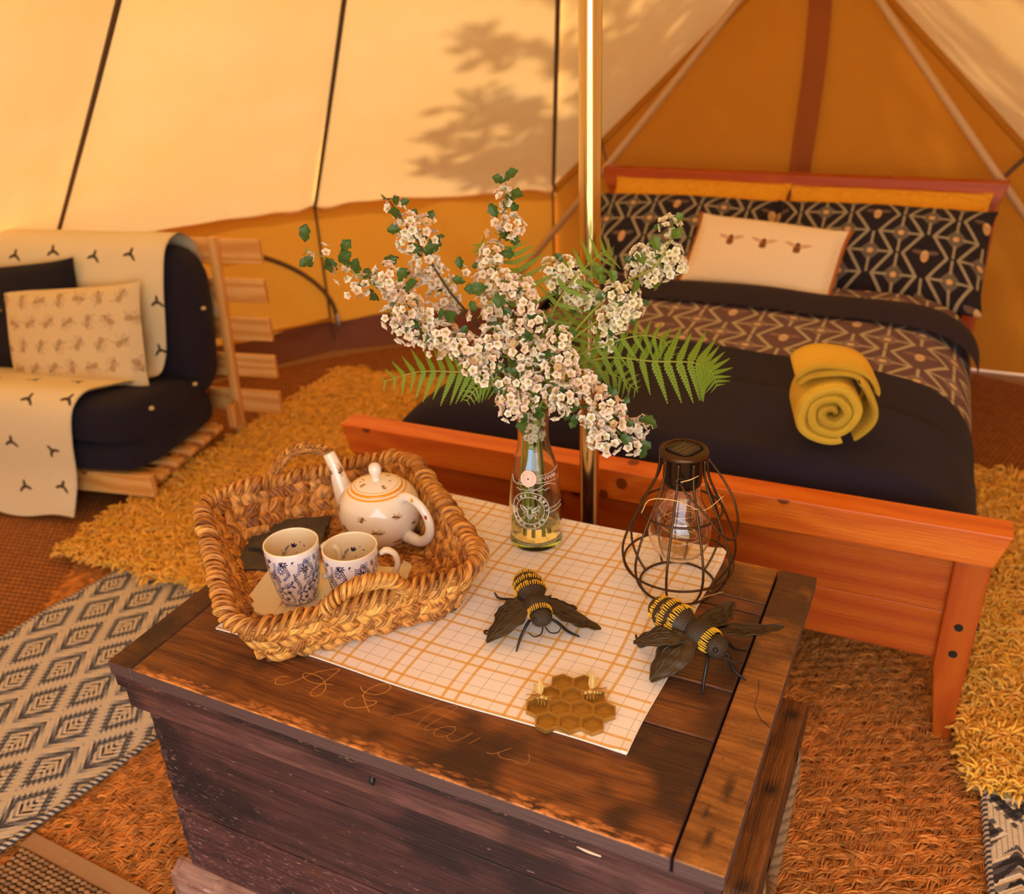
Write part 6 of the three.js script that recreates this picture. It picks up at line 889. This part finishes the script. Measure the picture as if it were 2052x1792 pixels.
const BRANCHES = {
  A: [[[-.049,.291,0],[-.071,.364,.003],[-.151,.402,.007],[-.209,.461,.01],[-.253,.503,.013],[-.296,.533,.017],[-.346,.564,.02]],
    [[-.356,.553,.009,0.013,0.2],[-.323,.556,.02,0.015,0.3],[-.294,.523,.017,0.016,0.7],[-.267,.5,.013,0.017,0.7],[-.279,.495,.031,0.012,0.5],[-.223,.515,.022,0.022,1],[-.207,.48,.015,0.021,1],[-.224,.49,.009,0.015,1]],
    [[-.342,.585,.032],[-.284,.568,.032],[-.292,.549,.032],[-.281,.542,.032],[-.315,.532,.032],[-.266,.528,.032],[-.246,.515,.032],[-.241,.494,.032],[-.253,.484,.032],[-.337,.543,.032]]],
  B: [[[-.046,.283,0],[-.072,.347,.011],[-.116,.384,.022],[-.169,.423,.033],[-.213,.454,.044],[-.227,.473,.055]],
    [[-.189,.474,.065,0.024,1],[-.218,.46,.06,0.015,1],[-.165,.456,.045,0.022,1],[-.2,.434,.058,0.019,1],[-.174,.431,.054,0.020,1],[-.139,.429,.063,0.022,1],[-.152,.402,.045,0.018,1],[-.114,.407,.054,0.023,1],[-.09,.395,.054,0.023,1],[-.07,.383,.065,0.020,1],[-.098,.378,.062,0.017,1],[-.206,.451,.056,0.014,1]],
    [[-.195,.526,.067],[-.199,.444,.067],[-.189,.443,.067],[-.167,.421,.067],[-.18,.425,.067],[-.084,.381,.067],[-.071,.37,.067],[-.137,.459,.067],[-.127,.462,.067],[-.183,.506,.067]]],
  C: [[[-.031,.29,0],[-.08,.406,-.006],[-.132,.48,-.012],[-.163,.536,-.018],[-.194,.587,-.024],[-.215,.621,-.03]],
    [[-.209,.612,-.032,0.014,0.8],[-.19,.58,-.039,0.021,1],[-.164,.58,-.03,0.018,0.8],[-.191,.555,-.035,0.018,1],[-.155,.556,-.028,0.014,0.7],[-.166,.518,-.032,0.023,1],[-.15,.495,-.035,0.020,1],[-.142,.462,-.033,0.023,1],[-.134,.442,-.04,0.017,1],[-.108,.503,-.02,0.012,0.5],[-.182,.496,-.037,0.014,1]],
    [[-.216,.528,-.018],[-.206,.593,-.018],[-.208,.572,-.018],[-.176,.543,-.018],[-.156,.543,-.018],[-.224,.623,-.018],[-.2,.623,-.018],[-.149,.542,-.018]]],
  D: [[[-.02,.29,0],[-.038,.391,0],[-.062,.48,0],[-.053,.536,0],[-.037,.583,0],[-.031,.649,0]],
    [[-.032,.628,-0,0.015,0.9],[-.022,.583,.008,0.017,1],[-.042,.591,.004,0.012,0.9],[-.051,.574,.003,0.010,0.5],[-.056,.543,.011,0.018,1],[-.064,.521,.005,0.018,1],[-.07,.492,-.009,0.019,1],[-.066,.466,.001,0.017,1],[-.057,.447,.003,0.020,1]],
    [[-.035,.653,.012],[-.04,.65,.012],[-.019,.628,.012],[-.023,.612,.012],[-.03,.607,.012],[-.041,.621,.012],[-.042,.563,.012],[-.038,.557,.012]]],
  E: [[[-.016,.289,0],[-.01,.376,.012],[-.019,.436,.025],[-.021,.49,.038],[-.041,.508,.05]],
    [[-.031,.498,.052,0.018,1],[-.011,.494,.051,0.019,1],[-.004,.477,.059,0.018,1],[-.038,.51,.056,0.015,1],[-.023,.437,.049,0.020,1],[.007,.442,.058,0.016,1],[-.018,.402,.051,0.027,1],[.01,.388,.048,0.020,1],[-.041,.413,.038,0.020,1],[-.06,.416,.054,0.019,0.9],[-.084,.453,.057,0.016,0.5],[-.012,.366,.055,0.015,1]],
    [[-.015,.487,.062],[-.045,.488,.062],[-.011,.42,.062],[-.033,.373,.062],[-.11,.511,.062],[.019,.382,.062],[-.007,.423,.062],[-.088,.5,.062],[-.075,.5,.062]]],
  G: [[[-.009,.289,0],[.019,.384,-.012],[.05,.453,-.025],[.076,.478,-.038],[.106,.447,-.05]],
    [[.042,.492,-.056,0.020,1],[.063,.499,-.049,0.017,1],[.078,.485,-.044,0.017,1],[.048,.471,-.047,0.016,0.9],[.074,.452,-.057,0.020,1],[.107,.445,-.061,0.017,1],[.093,.438,-.049,0.014,1]],
    [[.054,.449,-.038],[.101,.462,-.038],[.04,.45,-.038]]],
  H: [[[-.005,.289,0],[.044,.363,-.005],[.106,.412,-.01],[.148,.438,-.015],[.17,.45,-.02]],
    [[.141,.461,-.012,0.018,1],[.166,.446,-.032,0.021,1],[.154,.428,-.026,0.024,1],[.175,.43,-.029,0.017,1],[.127,.42,-.015,0.015,1],[.15,.408,-.025,0.017,1],[.117,.401,-.018,0.013,0.9],[.13,.367,-.031,0.018,1],[.093,.349,-.025,0.012,0.8]],
    [[.133,.488,-.008],[.119,.488,-.008],[.144,.433,-.008],[.165,.468,-.008],[.112,.496,-.008]]],
  I: [[[-.005,.289,0],[.074,.396,-.016],[.157,.472,-.032],[.209,.491,-.048],[.238,.532,-.064],[.244,.557,-.08]],
    [[.239,.553,-.08,0.017,1],[.216,.503,-.085,0.020,1],[.192,.503,-.086,0.017,1],[.242,.51,-.068,0.017,1],[.253,.484,-.087,0.017,1],[.187,.472,-.091,0.018,1],[.209,.473,-.071,0.019,1],[.232,.475,-.088,0.019,1]],
    [[.19,.494,-.068],[.211,.518,-.068],[.232,.539,-.068],[.248,.561,-.068],[.184,.464,-.068],[.209,.46,-.068]]],
  J: [[[-.002,.273,0],[.017,.332,.012],[.049,.358,.023],[.069,.324,.035],[.104,.289,.047],[.139,.241,.058],[.177,.253,.07]],
    [[.043,.42,.079,0.018,1],[.05,.384,.07,0.020,1],[.034,.368,.074,0.018,1],[.056,.356,.074,0.019,1],[.08,.343,.072,0.019,1],[.053,.317,.071,0.024,1],[.041,.289,.058,0.016,1],[.097,.325,.076,0.019,1],[.118,.305,.081,0.019,1],[.087,.28,.077,0.013,1],[.105,.264,.07,0.017,1],[.136,.272,.081,0.015,1],[.112,.241,.073,0.021,1],[.126,.231,.081,0.016,1],[.139,.297,.077,0.012,0.9],[.168,.244,.058,0.017,1],[.181,.255,.062,0.014,1],[.162,.227,.08,0.014,1],[.029,.317,.06,0.014,1]],
    [[.065,.273,.082],[.085,.298,.082],[.064,.3,.082],[.152,.268,.082],[.181,.227,.082],[.181,.27,.082],[.118,.281,.082],[.147,.24,.082]]],
  K: [[[-.01,.24,0],[-.02,.286,.018],[-.034,.318,.037],[-.054,.349,.055]],
    [[-.048,.338,.048,0.016,1],[-.02,.338,.047,0.020,1],[.001,.343,.059,0.013,0.9],[-.082,.352,.059,0.012,1],[-.042,.315,.065,0.017,1],[-.019,.304,.061,0.020,1],[-.036,.292,.065,0.016,1],[-.003,.313,.066,0.013,0.7]],
    [[-.06,.369,.067],[.003,.283,.067],[-.015,.272,.067]]],
};
const FRONDS = {
  F1: [[[.006,.28,0],[.062,.332,-.003],[.127,.351,-.007],[.208,.34,-.01],[.281,.332,-.013],[.309,.314,-.017],[.322,.286,-.02]], 0.9],
  F2: [[[.006,.288,0],[.073,.353,-.008],[.135,.374,-.016],[.19,.382,-.024],[.228,.368,-.032],[.246,.337,-.04]], 0.55],
  F3: [[[.006,.28,0],[.079,.329,0],[.141,.322,0],[.178,.293,0],[.186,.26,0]], 0.6],
  F4: [[[-.027,.282,0],[-.084,.332,0],[-.134,.34,0],[-.192,.342,0],[-.251,.327,0]], 0.7],
  F5: [[[-.031,.278,0],[-.063,.314,.008],[-.092,.315,.015],[-.111,.295,.022],[-.123,.272,.03]], 0.3],
  F6: [[[-.02,.29,0],[-.009,.387,-.008],[-.01,.474,-.015],[-.019,.518,-.022],[-.024,.552,-.03]], 0.7],
  F7: [[[-.009,.289,0],[.023,.399,-.012],[.061,.468,-.024],[.101,.506,-.036],[.13,.523,-.048],[.142,.512,-.06]], 0.6],
  F8: [[[-.005,.289,0],[.049,.379,-.023],[.08,.411,-.047],[.1,.437,-.07]], 0.8],
  F9: [[[-.024,.29,0],[-.046,.464,-.005],[-.063,.534,-.01],[-.076,.551,-.015],[-.079,.532,-.02]], 0.2],
};
// ---------------------------------------------------------------- hawthorn and fern in the carafe
{
  const r = rng(2024), up = V(0, 1, 0);
  // one blossom: five cupped petals, pale stamens with dark tips
  const blossom = (pink, wilt, seed) => {
    const q = rng(seed), parts = [], colr = (g, c, c2) => { const p = g.attributes.position, a = new Float32Array(p.count * 3); for (let i = 0; i < p.count; i++) { const d = Math.min(1, Math.hypot(p.getX(i), p.getZ(i)) / 0.0068), k = c2 ? mix3(c2, c, smoothstep(d, 0.1, 0.75)) : c; a.set(k, i * 3); } g.setAttribute('color', new THREE.BufferAttribute(a, 3)); return g; };
    for (let k = 0; k < 5; k++) { const cup = wilt ? 0.9 : 0.32 + q() * 0.35, tw = (q() - 0.5) * 0.5, len = 0.0066 * (0.9 + 0.2 * q()); const g = surf(4, 4, (i, j) => { const w = 0.0036 * Math.sin(PI * Math.pow(j * 0.9 + 0.08, 0.85)) , x = (i - 0.5) * 2 * w, y = len * j, z = Math.sin(j * PI * 0.55) * len * cup * 0.6 + (i - 0.5) ** 2 * 0.004 - 0.0003; return [x, z, y]; }); colr(g, pink, [0.72, 0.62, 0.30]); parts.push(xf(g, { r: [0, k * 2 * PI / 5 + tw * 0.4, 0] })); }
    for (let k = 0; k < 9; k++) { const a = q() * 6.28, s = 0.0014 + q() * 0.0022, h = 0.003 + q() * 0.0014, x = Math.cos(a), z = Math.sin(a); parts.push(colr(xf(new THREE.ConeGeometry(0.00022, h, 3, 1, true), { p: [x * s * 0.6, h / 2, z * s * 0.6], r: [z * 0.5, 0, -x * 0.5] }), [0.75, 0.66, 0.4])); parts.push(colr(xf(new THREE.OctahedronGeometry(0.00042), { p: [x * s, h, z * s] }), wilt ? [0.34, 0.12, 0.03] : [0.50, 0.26, 0.10])); }
    parts.push(colr(xf(new THREE.SphereGeometry(0.0011, 6, 5), { p: [0, 0.0004, 0] }), [0.42, 0.42, 0.12])); return merge(parts);
  };
  const white = [0.95, 0.91, 0.82], cream = [0.95, 0.89, 0.66], blush = [0.94, 0.74, 0.66], brown = [0.70, 0.42, 0.22];
  const pinkSet = [blossom(white, false, 1), blossom(blush, false, 2), blossom([0.95, 0.84, 0.77], false, 3), blossom([0.92, 0.74, 0.64], true, 4), blossom(brown, true, 5)], creamSet = [blossom(white, false, 6), blossom(cream, false, 7), blossom([0.93, 0.88, 0.66], false, 8), blossom(cream, true, 9)];
  const petalM = phy({ vertexColors: true, transmission: 0.15, thickness: 0, roughness: 0.9, side: THREE.DoubleSide, specularIntensity: 0.2 });
  const twigM = std({ color: rgb(0.075, 0.045, 0.022), roughness: 0.8 }), stalkM = std({ color: rgb(0.26, 0.30, 0.03), roughness: 0.6 });
  const leafM = phy({ color: rgb(0.055, 0.13, 0.018), transmission: 0.25, thickness: 0, roughness: 0.5, side: THREE.DoubleSide }), leafL = phy({ color: rgb(0.13, 0.22, 0.02), transmission: 0.3, thickness: 0, roughness: 0.5, side: THREE.DoubleSide });
  const hawLeaf = [0, 1, 2].map((k) => surf(8, 10, (i, j) => { const u = i * 2 - 1, lobe = 0.15 + 0.85 * Math.abs(Math.cos(j * PI * (2.3 + 0.3 * k) + 0.7)), w = 0.0115 * Math.pow(Math.sin(PI * Math.pow(j * 0.93 + 0.05, 1.35)), 0.8) * (0.55 + 0.45 * lobe) * (1 - 0.16 * Math.abs(Math.sin(u * 5 + k))), x = u * w; return [x, 0.0035 * Math.abs(u) + 0.005 * Math.sin(j * 2.4) - 0.0025 * j * j, j * 0.026]; }));
  const orient = (o, n, spin) => { o.quaternion.setFromUnitVectors(up, n); o.quaternion.multiply(new THREE.Quaternion().setFromAxisAngle(up, spin)); };
  const labels = {
    A: 'hawthorn sprig reaching furthest left with sparse blossom and dark leaves', B: 'thick pink hawthorn branch bending down to the left', C: 'hawthorn branch leaning up left to a leafy tip', D: 'hawthorn branch standing straight up, tallest in the carafe', E: 'hawthorn branch in the middle facing the viewer',
    G: 'cream hawthorn sprig in front of the brass pole', H: 'cream hawthorn branch right of the brass pole', I: 'cream hawthorn sprig at the upper right in front of the pillow', J: 'hawthorn branch drooping to the right over the bed rail', K: 'short hawthorn sprig just above the carafe mouth at left' };
  const eyeDir = V(0, 0.55, 0.84);
  const mouth = V(0, 0.262, 0); let si = 0;
  for (const [k, [stem, clusters, leaves]] of Object.entries(BRANCHES)) {
    const T = thing('hawthorn_branch', labels[k], 'branch', VASE.toArray(), 0, 'flowering hawthorn in the carafe'); const P = stem.map((q) => V(...q));
    const a = si * 2.4, foot = V(Math.cos(a) * 0.018, 0.022 + 0.02 * (si % 3), Math.sin(a) * 0.018 + 0.004), neck = V(Math.cos(a) * 0.011, 0.215, Math.sin(a) * 0.011), lipP = V(Math.cos(a) * 0.010 + 0.004 * Math.sign(P[P.length - 1].x), 0.268, Math.sin(a) * 0.010); si++;
    const run = [foot, V(Math.cos(a) * 0.016, 0.12, Math.sin(a) * 0.016), neck, lipP, ...P.filter((q) => q.y > 0.285)];
    const c = new THREE.CatmullRomCurve3(run, false, 'centripetal');
    M('stem', sweep(run, [0.0030, 0.0030, 0.0028, 0.0024, 0.0020, 0.0014, 0.0009], 7, 60), si % 3 ? stalkM : twigM, T);
    const set = 'GHIJ'.includes(k) && k !== 'J' ? creamSet : pinkSet, twigs = [];
    const near = (p) => { let b = null, bd = 9; for (let i = 30; i <= 100; i++) { const q = c.getPoint(i / 100), d = q.distanceTo(p); if (d < bd) { bd = d; b = q; } } return b; };
    for (const [x, y, z, R, dens] of clusters) {
      const ctr = V(x, y, z), base = near(ctr); twigs.push(sweep([base, base.clone().lerp(ctr, 0.6).add(V(0, -0.004, 0)), ctr.clone().addScaledVector(eyeDir, -R * 0.4)], [0.0012, 0.0007], 5, 6));
      const n = Math.round(clamp(R * R / (0.0072 * 0.0072) * 2.1, 6, 28) * dens);
      for (let i = 0; i < n; i++) {
        const ct = 1 - 1.35 * (i + 0.5) / n, ph = i * 2.39996 + r() * 0.5, st = Math.sqrt(1 - ct * ct), d = V(st * Math.cos(ph), st * Math.sin(ph), ct);
        const e1 = V(1, 0, 0), e2 = eyeDir.clone().cross(e1), w = e1.clone().multiplyScalar(d.x).addScaledVector(e2, -d.y).addScaledVector(eyeDir, d.z);
        const p = ctr.clone().addScaledVector(w, R * (0.78 + 0.25 * r())); if (p.y < 0.275 && Math.hypot(p.x, p.z) < 0.036) continue;
        const old = dens < 0.75 ? 0.55 : 0.12, g = set === creamSet ? set[Math.floor(r() * 3.3)] : r() < old ? set[3 + Math.floor(r() * 2)] : set[Math.floor(r() * 3)];
        const m = M('blossom', g, petalM, T); m.position.copy(p); const nn = w.clone().add(V(r() - 0.5, r() - 0.5 + 0.3, r() - 0.5).multiplyScalar(0.9)).normalize(); orient(m, nn, r() * 6.28); m.scale.setScalar(1.05 + r() * 0.4);
      }
    }
    if (k === 'K' || k === 'E') for (let i = 0; i < 16; i++) { const a2 = -0.2 + 1.9 * r() + (k === 'E' ? 0.6 : 0), y2 = 0.212 + 0.05 * r(), R2 = 0.0195 * (0.6 + 0.4 * r()); const m = M('blossom', pinkSet[i % 3], petalM, T), d = V(Math.sin(a2 - 0.7), 0.3, Math.cos(a2 - 0.7)).normalize(); m.position.set(d.x * R2, y2, d.z * R2); orient(m, d, r() * 6); }
    M('twig', merge(twigs), stalkM, T);
    leaves.forEach((q, i) => { const p = V(...q), b = near(p), m = M('leaf', hawLeaf[i % 3], k === 'G' || k === 'H' || k === 'I' ? leafL : leafM, T); m.position.copy(p).addScaledVector(p.clone().sub(b).normalize(), -0.010); const dir = p.clone().sub(b).add(V(r() - 0.5, r() * 0.6, r() - 0.5).multiplyScalar(0.03)).normalize(), n = eyeDir.clone().add(V(r() - 0.5, r() - 0.5, r() - 0.5).multiplyScalar(0.8)).normalize(), xx = n.clone().cross(dir).normalize(), yy = dir.clone().cross(xx); m.quaternion.setFromRotationMatrix(new THREE.Matrix4().makeBasis(xx, yy, dir)); m.scale.setScalar(0.8 + r() * 0.4); });
    for (const [x, y, z, R] of clusters) for (let i = 0; i < 1; i++) { const m = M('leaf', hawLeaf[Math.floor(r() * 3)], leafM, T), aa = r() * 6.28, w = V(Math.cos(aa), Math.sin(aa), -0.15); m.position.set(x, y, z).addScaledVector(w, R * 0.55); const dir = w.normalize(), n = eyeDir.clone().add(V(r() - 0.5, r() - 0.5, r() - 0.5)).normalize(), xx = n.clone().cross(dir).normalize(), yy = dir.clone().cross(xx); m.quaternion.setFromRotationMatrix(new THREE.Matrix4().makeBasis(xx, yy, dir)); m.scale.setScalar(0.6 + r() * 0.35); }
  }
  // bracken: each side leaflet is a toothed blade
  const fernM = phy({ color: rgb(0.20, 0.33, 0.012), transmission: 0.3, thickness: 0, roughness: 0.6, side: THREE.DoubleSide });
  const pinna = [0, 1].map((k) => { const pos = [], idx = [], n = 13; const tri = (a, b, c) => { const i = pos.length / 3; pos.push(...a, ...b, ...c); idx.push(i, i + 1, i + 2); }; const arch = (t) => -0.10 * t * t; for (let i = 0; i < n; i++) { const t0 = i / n, t1 = (i + 0.82) / n, L = 0.13 * Math.pow(1 - t0, 0.75) * (i === 0 ? 0.8 : 1), tc = t0 + 0.55 / n + L * 0.45; for (const s of [-1, 1]) { const A = [0, arch(t0), t0], B = [0, arch(t1), t1], e = [s * L, arch(tc) - 0.02, tc], m1 = [s * L * 0.62, arch(tc) + 0.004, t0 + L * 0.16], m2 = [s * L * 0.6, arch(tc) + 0.004, t1 + L * 0.34]; tri(A, m1, B); tri(B, m1, m2); tri(m1, e, m2); } } tri([-0.008, 0, 0], [0.008, 0, 0], [0, arch(1), 1]); const g = new THREE.BufferGeometry(); g.setAttribute('position', new THREE.Float32BufferAttribute(pos, 3)); g.setIndex(idx); g.computeVertexNormals(); return g; });
  const fl = { F1: 'large fern frond stretching right over the bed rail', F2: 'fern frond arching right above the longest one', F3: 'fern frond drooping right below the longest one', F4: 'fern frond reaching left over the bed foot', F5: 'thin curled fern hanging down left of the carafe', F6: 'fern frond rising through the middle of the blossom', F7: 'fern frond behind the brass pole with a curled tip', F8: 'short dark fern frond between blossom and pole', F9: 'young coiled fern tip in the middle top' };
  let fi = 0;
  for (const [k, [stem, wd]] of Object.entries(FRONDS)) {
    const T = thing('fern_frond', fl[k], 'fern', VASE.toArray(), 0, 'fern fronds in the carafe'), P = stem.map((q) => V(...q)).filter((q) => q.y > 0.285), a = 1.1 + fi * 2.1; fi++;
    const run = [V(Math.cos(a) * 0.02, 0.03 + 0.008 * fi, Math.sin(a) * 0.02), V(Math.cos(a) * 0.024, 0.12, Math.sin(a) * 0.024), V(Math.cos(a) * 0.017, 0.215, Math.sin(a) * 0.017), V(Math.cos(a) * 0.019, 0.268, Math.sin(a) * 0.019), ...P], c = new THREE.CatmullRomCurve3(run, false, 'centripetal');
    M('stalk', sweep(run, [0.0024, 0.0024, 0.0022, 0.0018, 0.0012, 0.0006], 6, 60), stalkM, T);
    const t0 = 0.46, n = k === 'F1' ? 19 : k === 'F5' || k === 'F9' ? 12 : 14, side = V(0, 0, 1);
    for (let i = 0; i < n; i++) for (const s of [-1, 1]) {
      const t = lerp(t0, 0.995, i / (n - 1)), q = c.getPoint(t), tan = c.getTangent(t), nrm = V(0.15 * (r() - 0.5), 0.62, 0.78).addScaledVector(tan, -V(0, 0.62, 0.78).dot(tan)).normalize(), out = nrm.clone().cross(tan).multiplyScalar(s);
      const shape = Math.pow(Math.sin(PI * (0.16 + 0.8 * (i / (n - 1)))), 0.8), len = 0.070 * wd * shape * (0.85 + 0.3 * r()) + 0.007; const dir = out.clone().addScaledVector(tan, 0.42).add(V(0, -0.16, 0)).normalize(), xx = nrm.clone().cross(dir).normalize(), yy = dir.clone().cross(xx);
      const m = M('leaflet', pinna[i % 2], fernM, T); m.quaternion.setFromRotationMatrix(new THREE.Matrix4().makeBasis(xx, yy, dir)); m.position.copy(q); m.scale.set(len * 0.92, len, len);
    }
  }
}
renderer.render(scene, camera);
